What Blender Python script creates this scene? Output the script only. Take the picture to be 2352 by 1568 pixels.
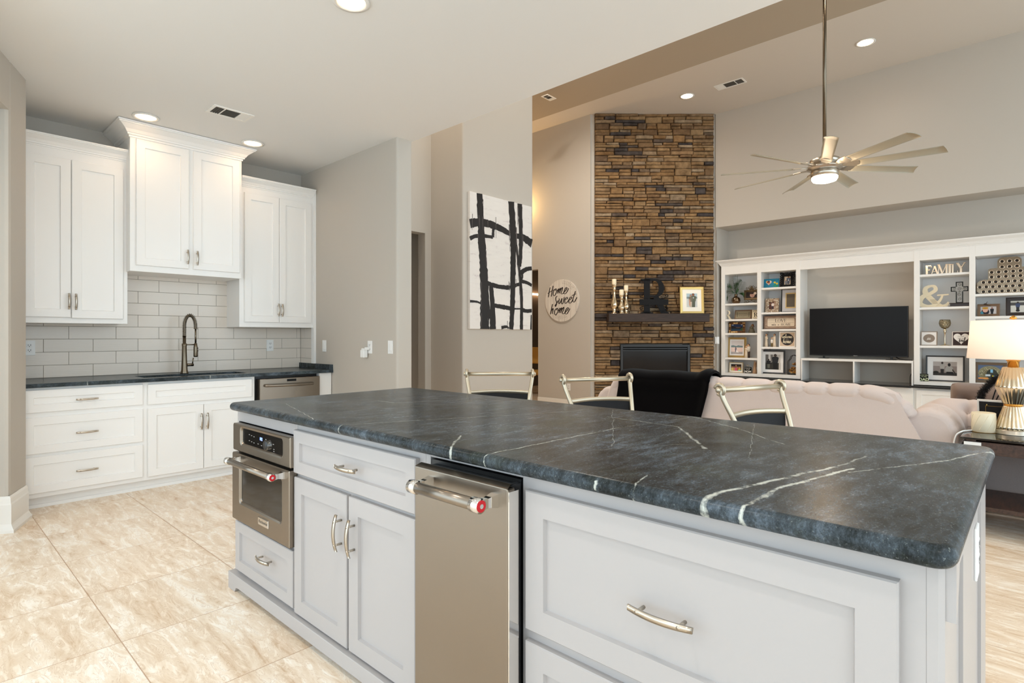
import bpy, math, random
from mathutils import Vector, Matrix
random.seed(7)
PI = math.pi
sc = bpy.context.scene
for o in list(bpy.data.objects):
    bpy.data.objects.remove(o)

# ---------------------------------------------------------------- camera
cam_data = bpy.data.cameras.new('camera')
cam = bpy.data.objects.new('camera', cam_data)
sc.collection.objects.link(cam)
sc.camera = cam
YAW = math.radians(42.87)                      # heading of the view, from +X towards +Y
cam.location = (0, 0, 1.235)
cam.rotation_euler = (PI/2, 0, YAW - PI/2)
cam_data.sensor_width = 36.0
cam_data.lens = 1297.0/2352.0*36.0
cam_data.shift_y = -13.0/2352.0
cam_data.clip_start = 0.02
FWD = (math.cos(YAW), math.sin(YAW))
RGT = (math.sin(YAW), -math.cos(YAW))
RZ_FIRE = YAW - PI/2                            # the fireplace stands square to this heading

# ---------------------------------------------------------------- world, sky light
W = bpy.data.worlds.new('World')
sc.world = W
W.use_nodes = True
bg = W.node_tree.nodes['Background']
bg.inputs['Color'].default_value = (0.75, 0.90, 1.0, 1)
bg.inputs['Strength'].default_value = 1.42
sc.view_settings.view_transform = 'Standard'
sc.view_settings.look = 'None'
sc.view_settings.exposure = 0.90
sc.view_settings.gamma = 1.0
sc.view_settings.use_curve_mapping = False
try:
    sc.cycles.use_denoising = True
    sc.cycles.max_bounces = 10
    sc.cycles.diffuse_bounces = 6
    sc.cycles.sample_clamp_indirect = 6.0
except Exception:
    pass

def light(name, kind, loc, energy, color, size=0.1, rot=(0, 0, 0), spot=None, blend=0.6, parent=None):
    d = bpy.data.lights.new(name, kind)
    d.energy = energy
    d.color = color
    if kind == 'AREA':
        d.shape = 'RECTANGLE'
        d.size, d.size_y = size
    else:
        d.shadow_soft_size = size
    if spot:
        d.spot_size = spot
        d.spot_blend = blend
    o = bpy.data.objects.new(name, d)
    sc.collection.objects.link(o)
    o.location = loc
    o.rotation_euler = rot
    if parent is not None:
        o.parent = parent
    return o
WARM = (1.0, 0.74, 0.48)
MILD = (1.0, 0.90, 0.78)
CLEAR = (1.0, 0.985, 0.96)
# added area light that brightens the living room from its open side
light('side_fill', 'AREA', (6.2, -3.9, 1.9), 30, (0.86, 0.94, 1.0), (5.5, 2.8), (-PI/2, 0, 0))

# ---------------------------------------------------------------- materials
def lin(c):
    return tuple(((v/255.0)/12.92 if v/255.0 <= 0.04045 else ((v/255.0+0.055)/1.055)**2.4) for v in c)
_mats = {}
def P(name, rgb, rough=0.5, metal=0.0, spec=0.5, emit=None, estr=0.0, trans=0.0, coat=0.0, sheen=0.0):
    if name in _mats:
        return _mats[name]
    m = bpy.data.materials.new(name)
    m.use_nodes = True
    b = m.node_tree.nodes['Principled BSDF']
    b.inputs['Base Color'].default_value = (*lin(rgb), 1)
    b.inputs['Roughness'].default_value = rough
    b.inputs['Metallic'].default_value = metal
    b.inputs['Specular IOR Level'].default_value = spec
    b.inputs['Transmission Weight'].default_value = trans
    b.inputs['Coat Weight'].default_value = coat
    b.inputs['Sheen Weight'].default_value = sheen
    if emit:
        b.inputs['Emission Color'].default_value = (*lin(emit), 1)
        b.inputs['Emission Strength'].default_value = estr
    _mats[name] = m
    return m
def C(r, g, b, rough=0.6):
    return P('flat_%d_%d_%d_%d' % (r, g, b, int(rough*100)), (r, g, b), rough, 0.0, 0.3)

class NG:
    """small helper to write node trees"""
    def __init__(self, m):
        self.nt = m.node_tree
        self.bsdf = self.nt.nodes['Principled BSDF']
    def n(self, typ, **kw):
        x = self.nt.nodes.new(typ)
        for k, v in kw.items():
            setattr(x, k, v)
        return x
    def l(self, a, b):
        self.nt.links.new(a, b)
    def val(self, sock, v):
        if hasattr(v, 'links') or isinstance(v, bpy.types.NodeSocket):
            self.l(v, sock)
        else:
            sock.default_value = v
    def math(self, op, a, b=None, c=None, clamp=False):
        x = self.n('ShaderNodeMath', operation=op)
        x.use_clamp = clamp
        self.val(x.inputs[0], a)
        if b is not None:
            self.val(x.inputs[1], b)
        if c is not None:
            self.val(x.inputs[2], c)
        return x.outputs[0]
    def coords(self, scale=(1, 1, 1), loc=(0, 0, 0), rot=(0, 0, 0)):
        t = self.n('ShaderNodeTexCoord')
        mp = self.n('ShaderNodeMapping')
        mp.inputs['Scale'].default_value = scale
        mp.inputs['Location'].default_value = loc
        mp.inputs['Rotation'].default_value = rot
        self.l(t.outputs['Object'], mp.inputs['Vector'])
        return mp.outputs['Vector']
    def noise(self, vec, scale, detail=4, rough=0.55, dist=0.0):
        x = self.n('ShaderNodeTexNoise')
        x.inputs['Scale'].default_value = scale
        x.inputs['Detail'].default_value = detail
        x.inputs['Roughness'].default_value = rough
        x.inputs['Distortion'].default_value = dist
        self.l(vec, x.inputs['Vector'])
        return x.outputs['Fac']
    def ramp(self, fac, stops):
        r = self.n('ShaderNodeValToRGB')
        el = r.color_ramp.elements
        while len(el) < len(stops):
            el.new(0.5)
        for e, (p, c) in zip(el, stops):
            e.position = p
            e.color = (*lin(c), 1) if len(c) == 3 else c
        self.l(fac, r.inputs['Fac'])
        return r.outputs['Color']
    def mix(self, fac, a, b, mode='MIX'):
        x = self.n('ShaderNodeMix', data_type='RGBA', blend_type=mode)
        self.val(x.inputs['Factor'], fac)
        for s, v in ((x.inputs[6], a), (x.inputs[7], b)):
            if isinstance(v, tuple):
                s.default_value = (*lin(v), 1)
            else:
                self.l(v, s)
        return x.outputs[2]
    def bump(self, h, strength=0.2, dist=0.01):
        b = self.n('ShaderNodeBump')
        b.inputs['Strength'].default_value = strength
        b.inputs['Distance'].default_value = dist
        self.l(h, b.inputs['Height'])
        self.l(b.outputs['Normal'], self.bsdf.inputs['Normal'])
    def color(self, c):
        self.l(c, self.bsdf.inputs['Base Color'])
    def rough(self, c):
        self.l(c, self.bsdf.inputs['Roughness'])

M_WALL = P('wall_paint', (194, 187, 177), 0.75, spec=0.25)
g = NG(M_WALL); g.bump(g.noise(g.coords(), 140, 2), 0.06, 0.004)
M_CEIL = P('ceiling_paint', (232, 231, 229), 0.8, spec=0.2)
g = NG(M_CEIL); g.bump(g.noise(g.coords(), 90, 2), 0.05, 0.004)
M_CEILWARM = P('greige_ceiling', (208, 199, 188), 0.8, spec=0.2)  # living room ceiling in a darker tone than the kitchen's
M_SLOPE = P('greige_slope', (172, 158, 140), 0.8, spec=0.2)  # sloped ceiling in a darker tone than the flat part
M_TRIM = P('white_trim_paint', (238, 235, 229), 0.35)
M_CAB = P('white_cabinet_paint', (244, 242, 239), 0.32)
M_ISL = P('grey_cabinet_paint', (176, 171, 169), 0.32)
M_SHELF = P('white_shelf_paint', (236, 233, 228), 0.4)
M_SHELFBACK = P('bookcase_back_paint', (238, 238, 238), 0.5)
M_PLASTIC = P('white_plastic', (240, 240, 238), 0.3)
M_DARK = P('black_plastic', (16, 16, 17), 0.35)
M_BLACK = P('dark_recess', (6, 6, 6), 0.8)
M_NICKEL = P('brushed_nickel', (196, 186, 172), 0.28, 1.0)
M_CHROME = P('polished_steel', (225, 222, 218), 0.08, 1.0)
M_BRONZE = P('dark_nickel', (120, 108, 92), 0.25, 1.0)
M_RED = P('red_enamel', (190, 8, 26), 0.25)
M_CHAMP = P('champagne_metal', (206, 194, 172), 0.38, 0.85)
M_LEATHER = P('black_leather', (30, 29, 30), 0.6, spec=0.2)
M_MERC = P('mercury_glass', (228, 212, 184), 0.16, 1.0)
M_GOLD = P('gold_leaf', (176, 150, 92), 0.3, 0.9)
M_WAX = P('cream_wax', (240, 226, 196), 0.5)
M_DKWOOD = P('dark_stained_wood', (62, 42, 34), 0.4)
g = NG(M_DKWOOD)
g.color(g.ramp(g.noise(g.coords((3, 18, 18)), 3, 5, 0.6, 0.6), [(0.3, (44, 29, 22)), (0.7, (82, 56, 44))]))
M_MANTEL = P('mantel_wood', (40, 28, 22), 0.6)
g = NG(M_MANTEL)
v = g.noise(g.coords((2, 22, 22)), 3, 6, 0.65, 0.8)
g.color(g.ramp(v, [(0.3, (28, 19, 15)), (0.72, (66, 48, 38))])); g.bump(v, 0.4, 0.004)

def steel(name, rgb, axis):
    m = P(name, rgb, 0.3, 1.0)
    k = NG(m)
    s = [900, 900, 900]; s[axis] = 6
    v = k.noise(k.coords(tuple(s)), 1.0, 3, 0.6)
    k.rough(k.math('MULTIPLY_ADD', v, 0.1, 0.26))
    big = k.noise(k.coords((1, 1, 1)), 3.0, 3, 0.5)
    k.color(k.mix(k.math('MULTIPLY', big, 0.2), rgb, tuple(int(c*0.82) for c in rgb)))
    k.bump(v, 0.02, 0.001)
    return m
M_STEEL = steel('brushed_steel', (150, 139, 126), 2)
M_STEELDK = steel('dark_brushed_steel', (146, 134, 120), 2)

# soapstone: blue-grey with dark clouds and pale veins
def soapstone(name, veins=()):
    m = P(name, (70, 76, 80), 0.25, spec=0.1)
    k = NG(m)
    co = k.coords()
    cl = k.noise(co, 2.4, 5, 0.6, 0.4)
    st = k.noise(k.coords((7, 20, 14), rot=(0, 0, 0.5)), 1.5, 9, 0.74, 0.25)
    gra = k.noise(k.coords((70, 150, 110), rot=(0, 0, 0.5)), 1.4, 6, 0.8)
    mixf = k.math('ADD', k.math('ADD', k.math('MULTIPLY', cl, 0.3), k.math('MULTIPLY', st, 0.45)), k.math('MULTIPLY', gra, 0.25))
    base = k.ramp(mixf, [(0.36, (20, 22, 21)), (0.44, (40, 44, 45)), (0.52, (63, 70, 75)), (0.64, (108, 119, 130))])
    fleck = k.ramp(k.noise(k.coords((120, 200, 160), rot=(0, 0, 0.5)), 1.2, 3, 0.6), [(0.62, (0, 0, 0)), (0.74, (255, 255, 255))])
    base = k.mix(k.math('MULTIPLY', fleck, 0.3), base, (176, 184, 180))
    spk = k.ramp(k.noise(k.coords((90, 40, 60), rot=(0, 0, 0.5)), 1.0, 2, 0.5), [(0.22, (255, 255, 255)), (0.3, (0, 0, 0))])
    base = k.mix(k.math('MULTIPLY', spk, 0.8), base, (20, 22, 22))
    gr = k.ramp(k.noise(co, 4.2, 6, 0.7, 0.2), [(0.5, (0, 0, 0)), (0.7, (255, 255, 255))])
    base = k.mix(k.math('MULTIPLY', gr, 0.4), base, (66, 72, 58))
    sep = k.n('ShaderNodeSeparateXYZ')
    k.l(co, sep.inputs[0])
    X, Y = sep.outputs[0], sep.outputs[1]
    jit = k.math('MULTIPLY', k.math('SUBTRACT', k.noise(co, 14, 5, 0.65), 0.5), 0.03)
    brk = k.ramp(k.noise(co, 26, 4, 0.7), [(0.36, (40, 40, 40)), (0.55, (255, 255, 255))])
    for (x0, y0, x1, y1, w, s) in veins:
        dx, dy = x1-x0, y1-y0
        L = math.hypot(dx, dy); dx /= L; dy /= L
        px = k.math('SUBTRACT', X, x0); py = k.math('SUBTRACT', Y, y0)
        along = k.math('ADD', k.math('MULTIPLY', px, dx), k.math('MULTIPLY', py, dy))
        off = k.math('ADD', k.math('SUBTRACT', k.math('MULTIPLY', px, -dy), k.math('MULTIPLY', py, -dx)), jit)
        hit = k.math('SUBTRACT', 1.0, k.math('DIVIDE', k.math('ABSOLUTE', off), w), clamp=True)
        ins = k.math('MULTIPLY', k.math('GREATER_THAN', along, 0.0), k.math('LESS_THAN', along, L))
        f = k.math('MULTIPLY', k.math('MULTIPLY', k.math('POWER', hit, 0.5), ins), k.math('MULTIPLY', brk, s))
        base = k.mix(f, base, (204, 207, 198))
    k.color(base)
    k.rough(k.math('MULTIPLY_ADD', gra, 0.25, 0.12))
    k.bump(gra, 0.06, 0.002)
    return m
M_SOAP = soapstone('soapstone_island', [
    (1.02, 0.475, 1.138, 0.478, 0.0072, 1.00), (1.138, .478, 1.554, .36, 0.0063, 1.00), (1.554, .36, 1.75, .33, 0.0036, 0.57),
    (1.033, .402, 1.25, .398, 0.0054, 0.98), (1.25, .398, 1.567, .325, 0.0054, 1.00), (1.51, .322, 1.812, .18, 0.0036, 0.69), (1.8, .18, 2.2, .05, 0.0036, 0.92),
    (1.0, 1.093, 1.7, 1.07, 0.0027, 0.86), (1.7, 1.07, 2.1, 1.0, 0.0018, 0.46), (1.0, 1.18, 1.222, 1.356, 0.0045, 0.92), (1.05, 1.85, 1.9, 1.46, 0.0018, 0.69), (1.9, 1.46, 2.2, 1.4, 0.0014, 0.46),
    (1.6, 2.384, 1.597, 2.253, 0.0036, 0.69), (1.597, 2.253, 1.946, 2.095, 0.0018, 0.57), (1.9, 1.25, 1.861, .923, 0.0036, 0.57), (1.861, .923, 1.552, .69, 0.0054, 0.69),
    (2.2, 1.1, 1.96, .748, 0.0027, 0.57), (1.96, .748, 1.773, .548, 0.0027, 0.46), (1.23, 2.6, 1.076, 2.045, 0.0018, 0.57), (1.1, 2.2, 2.0, 1.95, .0012, .5), (1.3, 1.6, 2.1, 1.7, .001, .4), (1.4, .9, 2.1, 1.35, .0012, .5), (1.5, .55, 2.1, .75, .001, .5), (1.25, .95, 1.6, .75, .001, .45), (1.1, 2.75, 1.9, 2.5, .001, .4), (1.0, .62, 1.17, .656, 0.0027, 0.80),
    (1.0, .71, 1.07, .73, 0.0036, 0.92), (1.0, .92, 1.05, .9, 0.0027, 0.80)])
M_SOAPDK = soapstone('soapstone_counter', [(0.9, 5.1, 1.0, 5.3, .004, .6), (1.75, 5.1, 1.85, 5.3, .004, .6)])

# travertine-look floor tile with its joints
TX, TY, TS = 0.598, 2.705, 0.589
M_FLOOR = P('travertine_tile', (214, 190, 158), 0.22)
k = NG(M_FLOOR)
co = k.coords()
sep = k.n('ShaderNodeSeparateXYZ'); k.l(co, sep.inputs[0])
fx = k.math('DIVIDE', k.math('SUBTRACT', sep.outputs[0], TX), TS)
fy = k.math('DIVIDE', k.math('SUBTRACT', sep.outputs[1], TY), TS)
ix, iy = k.math('FLOOR', fx), k.math('FLOOR', fy)
comb = k.n('ShaderNodeCombineXYZ'); k.l(ix, comb.inputs[0]); k.l(iy, comb.inputs[1])
wn = k.n('ShaderNodeTexWhiteNoise', noise_dimensions='3D'); k.l(comb.outputs[0], wn.inputs['Vector'])
sh = k.n('ShaderNodeVectorMath', operation='MULTIPLY_ADD'); k.l(wn.outputs['Color'], sh.inputs[0]); sh.inputs[1].default_value = (9, 9, 9); k.l(co, sh.inputs[2])
def tmap(scale, src=None):
    mp = k.n('ShaderNodeMapping'); mp.inputs['Scale'].default_value = scale; k.l(sh.outputs[0], mp.inputs['Vector']); return mp.outputs['Vector']
v1 = k.noise(tmap((6.0, 1.2, 1)), 1.5, 7, 0.62, 1.3)
v2 = k.noise(tmap((11.0, 3.0, 1)), 1.8, 7, 0.62, 2.0)
mm = k.math('ADD', k.math('MULTIPLY', v1, 0.6), k.math('MULTIPLY', v2, 0.4))
tile = k.ramp(mm, [(0.34, (202, 170, 138)), (0.43, (226, 204, 178)), (0.52, (239, 223, 202)), (0.6, (249, 241, 228)), (0.7, (229, 207, 180))])
ln = k.math('ABSOLUTE', k.math('SUBTRACT', v2, 0.52))
tile = k.mix(k.math('MULTIPLY', k.math('LESS_THAN', ln, 0.012), 0.35), tile, (190, 150, 112))
ed = k.math('MINIMUM', k.math('MINIMUM', k.math('FRACT', fx), k.math('SUBTRACT', 1.0, k.math('FRACT', fx))),
            k.math('MINIMUM', k.math('FRACT', fy), k.math('SUBTRACT', 1.0, k.math('FRACT', fy))))
joint = k.math('LESS_THAN', ed, 0.0034)
k.color(k.mix(k.math('MULTIPLY', joint, 0.75), tile, (166, 130, 100)))
k.rough(k.math('MULTIPLY_ADD', joint, 0.5, 0.24))
k.bump(k.math('SUBTRACT', 1.0, joint), 0.3, 0.002)

# glazed wall tile with fine brushed lines, and stacked ledger stone
M_TILE = P('glazed_wall_tile', (230, 220, 208), 0.16)
k = NG(M_TILE)
k.bump(k.noise(k.coords((5, 5, 130)), 1.5, 3, 0.6), 0.28, 0.003)
M_GROUT = P('grey_grout', (150, 142, 130), 0.9)
M_STONE = P('ledger_stone', (120, 95, 66), 0.85, spec=0.2)
k = NG(M_STONE)
ge = k.n('ShaderNodeNewGeometry')
co = k.coords()
hue = k.ramp(ge.outputs['Random Per Island'], [(0.0, (78, 72, 72)), (0.1, (96, 86, 80)), (0.14, (142, 112, 80)), (0.3, (164, 130, 90)), (0.45, (132, 104, 76)), (0.6, (172, 142, 104)), (0.75, (150, 116, 78)), (0.88, (178, 156, 128)), (1.0, (118, 96, 76))])
nz = k.noise(co, 9, 6, 0.65, 0.5)
dk = k.ramp(nz, [(0.3, (150, 142, 134)), (0.68, (255, 255, 255))])
k.color(k.mix(0.85, hue, dk, 'MULTIPLY'))
k.bump(k.noise(co, 22, 6, 0.7), 0.8, 0.02)

def fabric(name, a, b, sc_=420):
    m = P(name, a, 0.95, spec=0.15, sheen=0.25)
    k = NG(m)
    w = k.noise(k.coords((1, 1, 1)), sc_, 2, 0.7)
    big = k.noise(k.coords((1, 1, 1)), 5, 3, 0.6)
    k.color(k.mix(k.math('ADD', k.math('MULTIPLY', w, 0.6), k.math('MULTIPLY', big, 0.3), clamp=True), a, b))
    k.bump(w, 0.25, 0.002)
    return m
M_SOFA = fabric('rose_beige_linen', (218, 204, 198), (196, 180, 172), 260)
M_SOFASHADE = fabric('shaded_rose_linen', (158, 146, 142), (128, 116, 112), 260)  # rose linen darkened in colour for the shaded loveseat back
M_TAUPE = fabric('taupe_linen', (140, 120, 108), (112, 94, 84), 260)
M_THROW = P('black_velvet', (8, 7, 8), 1.0, sheen=0.08, spec=0.0)
M_WREATH = P('black_feather', (22, 17, 16), 0.9)
# ---------------------------------------------------------------- mesh helpers
class MB:
    def __init__(self):
        self.v = []; self.f = []; self.m = []; self.mi = 0; self.mats = []; self.sm = []; self.smooth = False
    def mat(self, m):
        if m not in self.mats:
            self.mats.append(m)
        self.mi = self.mats.index(m)
        return self
    def add(self, vs, fs, smooth=None):
        o = len(self.v)
        self.v += [tuple(a) for a in vs]
        s = self.smooth if smooth is None else smooth
        for q in fs:
            self.f.append([i+o for i in q]); self.m.append(self.mi); self.sm.append(s)
        return self
    def box(self, x0, x1, y0, y1, z0, z1):
        if x0 > x1: x0, x1 = x1, x0
        if y0 > y1: y0, y1 = y1, y0
        if z0 > z1: z0, z1 = z1, z0
        return self.add([(x0, y0, z0), (x1, y0, z0), (x1, y1, z0), (x0, y1, z0), (x0, y0, z1), (x1, y0, z1), (x1, y1, z1), (x0, y1, z1)],
                        [(0, 3, 2, 1), (4, 5, 6, 7), (0, 1, 5, 4), (1, 2, 6, 5), (2, 3, 7, 6), (3, 0, 4, 7)], False)
    def tube(self, pts, r, n=10, caps=True, closed=False):
        """round tube through pts; r one radius or a list"""
        pts = [Vector(p) for p in pts]
        N = len(pts)
        rs = r if isinstance(r, (list, tuple)) else [r]*N
        tans = []
        for i in range(N):
            a = pts[(i-1) % N] if (closed or i > 0) else pts[i]
            b = pts[(i+1) % N] if (closed or i < N-1) else pts[i]
            t = b-a
            tans.append(t.normalized() if t.length > 1e-9 else Vector((0, 0, 1)))
        up = Vector((0, 0, 1)) if abs(tans[0].z) < 0.9 else Vector((1, 0, 0))
        nrm = tans[0].cross(up).normalized()
        vs = []
        for i in range(N):
            t = tans[i]
            nrm = (nrm - t*nrm.dot(t))
            nrm = nrm.normalized() if nrm.length > 1e-6 else t.orthogonal().normalized()
            bn = t.cross(nrm)
            for k in range(n):
                a = 2*PI*k/n
                vs.append(pts[i] + (nrm*math.cos(a)+bn*math.sin(a))*rs[i])
        fs = []
        for i in range(N if closed else N-1):
            j = (i+1) % N
            for k in range(n):
                fs.append((i*n+k, i*n+(k+1) % n, j*n+(k+1) % n, j*n+k))
        if caps and not closed:
            fs.append(tuple(range(n))[::-1]); fs.append(tuple((N-1)*n+k for k in range(n)))
        return self.add(vs, fs, True)
    def lathe(self, prof, c=(0, 0, 0), n=24, flute=0.0, nf=0):
        """prof: (radius, z) from bottom to top about the z axis"""
        vs = []; fs = []
        for (r, z) in prof:
            for k in range(n):
                a = 2*PI*k/n
                rr = r*(1+flute*math.cos(nf*a)) if nf else r
                vs.append((c[0]+rr*math.cos(a), c[1]+rr*math.sin(a), c[2]+z))
        for i in range(len(prof)-1):
            for k in range(n):
                fs.append((i*n+k, i*n+(k+1) % n, (i+1)*n+(k+1) % n, (i+1)*n+k))
        if prof[0][0] > 1e-6: fs.append(tuple(range(n))[::-1])
        if prof[-1][0] > 1e-6: fs.append(tuple((len(prof)-1)*n+k for k in range(n)))
        return self.add(vs, fs, True)
    def ball(self, c, r, n=12, sq=(1, 1, 1)):
        m = max(5, n//2); vs = []; fs = []
        for i in range(m+1):
            th = PI*i/m
            for k in range(n):
                a = 2*PI*k/n
                vs.append((c[0]+r*sq[0]*math.sin(th)*math.cos(a), c[1]+r*sq[1]*math.sin(th)*math.sin(a), c[2]-r*sq[2]*math.cos(th)))
        for i in range(m):
            for k in range(n):
                fs.append((i*n+k, i*n+(k+1) % n, (i+1)*n+(k+1) % n, (i+1)*n+k))
        return self.add(vs, fs, True)
    def cylx(self, c, r, h, axis='y', n=20):
        """disc or cylinder centred at c, its axis along x, y or z, from c to c+h"""
        vs = []
        for t in (0, h):
            for k in range(n):
                a = 2*PI*k/n; p, q = r*math.cos(a), r*math.sin(a)
                vs.append({'x': (c[0]+t, c[1]+p, c[2]+q), 'y': (c[0]+p, c[1]+t, c[2]+q), 'z': (c[0]+p, c[1]+q, c[2]+t)}[axis])
        self.add(vs, [(k, (k+1) % n, n+(k+1) % n, n+k) for k in range(n)], True)
        return self.add(vs, [tuple(range(n))[::-1], tuple(range(n, 2*n))], False)
    def prism(self, poly, y0, y1):
        """polygon of (x, z) points, pushed from y0 to y1"""
        n = len(poly)
        vs = [(x, y0, z) for x, z in poly]+[(x, y1, z) for x, z in poly]
        return self.add(vs, [tuple(range(n)), tuple(range(n, 2*n))[::-1]]+[(i, n+i, n+(i+1) % n, (i+1) % n) for i in range(n)], False)
    def prismz(self, poly, z0, z1):
        n = len(poly)
        vs = [(x, y, z0) for x, y in poly]+[(x, y, z1) for x, y in poly]
        return self.add(vs, [tuple(range(n))[::-1], tuple(range(n, 2*n))]+[(i, (i+1) % n, n+(i+1) % n, n+i) for i in range(n)], False)
    def flat(self, poly, y):
        return self.add([(x, y, z) for x, z in poly], [tuple(range(len(poly)))], False)
    def disc(self, cx_, cz, rx, rz_, y, n=28):
        return self.flat([(cx_+rx*math.cos(2*PI*k/n), cz+rz_*math.sin(2*PI*k/n)) for k in range(n)], y)
    def ring(self, cx_, cz, ro, ri, y0, y1, n=28, sx=1.0):
        vs = []
        for (r, y) in ((ro, y0), (ri, y0), (ri, y1), (ro, y1)):
            for k in range(n):
                a = 2*PI*k/n
                vs.append((cx_+sx*r*math.cos(a), y, cz+r*math.sin(a)))
        fs = []
        for s in range(4):
            t = (s+1) % 4
            for k in range(n):
                fs.append((s*n+k, s*n+(k+1) % n, t*n+(k+1) % n, t*n+k))
        return self.add(vs, fs, False)
    def ribbon(self, pts, w, y, th=0.0008, pen=None, ragged=0.0):
        """a stroke lying in the xz plane: w half-width or list; pen=(thin, thick) for a slanted nib"""
        P_ = [Vector((p[0], p[1])) for p in pts]; N = len(P_)
        self.rc = getattr(self, 'rc', 0)+1; y -= 2.5e-5*(self.rc % 40)
        L = []; R = []
        for i in range(N):
            t = P_[min(i+1, N-1)]-P_[max(i-1, 0)]
            t = t.normalized() if t.length > 1e-9 else Vector((1, 0))
            nn = Vector((-t.y, t.x))
            hw = w[i] if isinstance(w, (list, tuple)) else w
            if pen:
                hw = pen[0]+(pen[1]-pen[0])*abs(t.y*0.94+t.x*0.2)**1.5
                if i in (0, N-1): hw *= 0.55
            a = 1+random.uniform(-ragged, ragged); b = 1+random.uniform(-ragged, ragged)
            L.append(P_[i]+nn*hw*a); R.append(P_[i]-nn*hw*b)
        vs = [(p.x, y, p.y) for p in L]+[(p.x, y, p.y) for p in R]+[(p.x, y+th, p.y) for p in L]+[(p.x, y+th, p.y) for p in R]
        fs = []
        for i in range(N-1):
            fs.append((i, i+1, N+i+1, N+i))
            fs.append((i, 2*N+i, 2*N+i+1, i+1)); fs.append((N+i, N+i+1, 3*N+i+1, 3*N+i))
        return self.add(vs, fs, False)
    def grid(self, fn, nu, nv, cu=False, cv=False):
        vs = [fn(i/(nu if cu else nu-1), j/(nv if cv else nv-1)) for i in range(nu) for j in range(nv)]
        fs = []
        for i in range(nu if cu else nu-1):
            for j in range(nv if cv else nv-1):
                a, b = (i+1) % nu, (j+1) % nv
                fs.append((i*nv+j, a*nv+j, a*nv+b, i*nv+b))
        return self.add(vs, fs, True)
    def sweep(self, path, prof, closed=False, caps=True):
        """prof (out, z) swept along a plan path (x, y) with mitred corners; 'out' is to the right of travel"""
        n = len(path); rows = []
        for i in range(n):
            p = Vector(path[i])
            def dirn(a, b):
                d = Vector(path[b % n])-Vector(path[a % n]); return d.normalized()
            if closed or 0 < i < n-1:
                d0, d1 = dirn(i-1, i), dirn(i, i+1)
            elif i == 0:
                d0 = d1 = dirn(0, 1)
            else:
                d0 = d1 = dirn(n-2, n-1)
            n0 = Vector((d0.y, -d0.x)); n1 = Vector((d1.y, -d1.x))
            m = n0+n1
            m = m/max(0.2, (1+n0.dot(n1)))
            rows.append([(p.x+m.x*o, p.y+m.y*o, z) for o, z in prof])
        k = len(prof)
        vs = [q for r in rows for q in r]; fs = []
        for i in range(n if closed else n-1):
            j = (i+1) % n
            for s in range(k-1):
                fs.append((i*k+s, j*k+s, j*k+s+1, i*k+s+1))
        if caps and not closed:
            fs.append(tuple(range(k))); fs.append(tuple((n-1)*k+s for s in range(k))[::-1])
        if caps and closed:
            fs.append(tuple(i*k for i in range(n))[::-1]); fs.append(tuple(i*k+k-1 for i in range(n)))
        return self.add(vs, fs, False)
    def xf(self, M, start=0):
        for i in range(start, len(self.v)):
            self.v[i] = tuple(M @ Vector(self.v[i]))
        return self

def spline(pts, sub=6, closed=False):
    """Catmull-Rom through pts of any dimension"""
    n = len(pts); out = []
    D = len(pts[0])
    for i in range(n if closed else n-1):
        def g_(j):
            return pts[j % n] if closed else pts[min(max(j, 0), n-1)]
        p0, p1, p2, p3 = g_(i-1), g_(i), g_(i+1), g_(i+2)
        for s in range(sub):
            t = s/sub
            out.append(tuple(0.5*((2*p1[d])+(-p0[d]+p2[d])*t+(2*p0[d]-5*p1[d]+4*p2[d]-p3[d])*t*t+(-p0[d]+3*p1[d]-3*p2[d]+p3[d])*t**3) for d in range(D)))
    if not closed:
        out.append(tuple(pts[-1]))
    return out

LOC = {}
def link(o):
    sc.collection.objects.link(o); return o
def thing(name, label, cat, loc=(0, 0, 0), rz=0.0, group=None, tilt=0.0):
    o = bpy.data.objects.new(name, None)
    link(o)
    o.empty_display_size = 0.1
    o.location = loc; o.rotation_euler = (-tilt, 0, rz)
    o['label'] = label; o['category'] = cat
    if group: o['group'] = group
    LOC[o.name] = Vector(loc)
    return o
def mesh(name, mb, mat=None, parent=None, bevel=0.0, seg=2, world=False, label=None, subsurf=0):
    """link mb as ONE mesh object; world=True: its points are world points and the parent is an unturned Empty"""
    me = bpy.data.meshes.new(name)
    vs = mb.v
    if parent is not None and world:
        root = parent
        off = Vector((0, 0, 0))
        while root is not None:
            off += root.location; root = root.parent
        vs = [tuple(Vector(p)-off) for p in vs]
    me.from_pydata(vs, [], mb.f)
    if mb.mats:
        for m in mb.mats: me.materials.append(m)
        me.polygons.foreach_set('material_index', mb.m)
    elif mat is not None:
        me.materials.append(mat)
    me.polygons.foreach_set('use_smooth', mb.sm)
    me.validate(); me.update()
    o = bpy.data.objects.new(name, me)
    link(o)
    if parent is not None: o.parent = parent
    if bevel > 0:
        b = o.modifiers.new('bevel', 'BEVEL'); b.width = bevel; b.segments = seg; b.limit_method = 'ANGLE'; b.angle_limit = 0.6
        b.harden_normals = False
    if subsurf:
        s = o.modifiers.new('sub', 'SUBSURF'); s.levels = subsurf; s.render_levels = subsurf
    if label: o['label'] = label
    return o
def tag(o, label, cat, group=None, kind=None):
    o['label'] = label; o['category'] = cat
    if group: o['group'] = group
    if kind: o['kind'] = kind
    return o
def struct(name, mb, mat=None, bevel=0.0, parent=None, label=None):
    o = mesh(name, mb, mat, parent, bevel)
    if parent is None: o['kind'] = 'structure'
    if label: o['label'] = label; o['category'] = name.split('_')[0]
    return o
def box(*a):
    return MB().box(*a)
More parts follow.
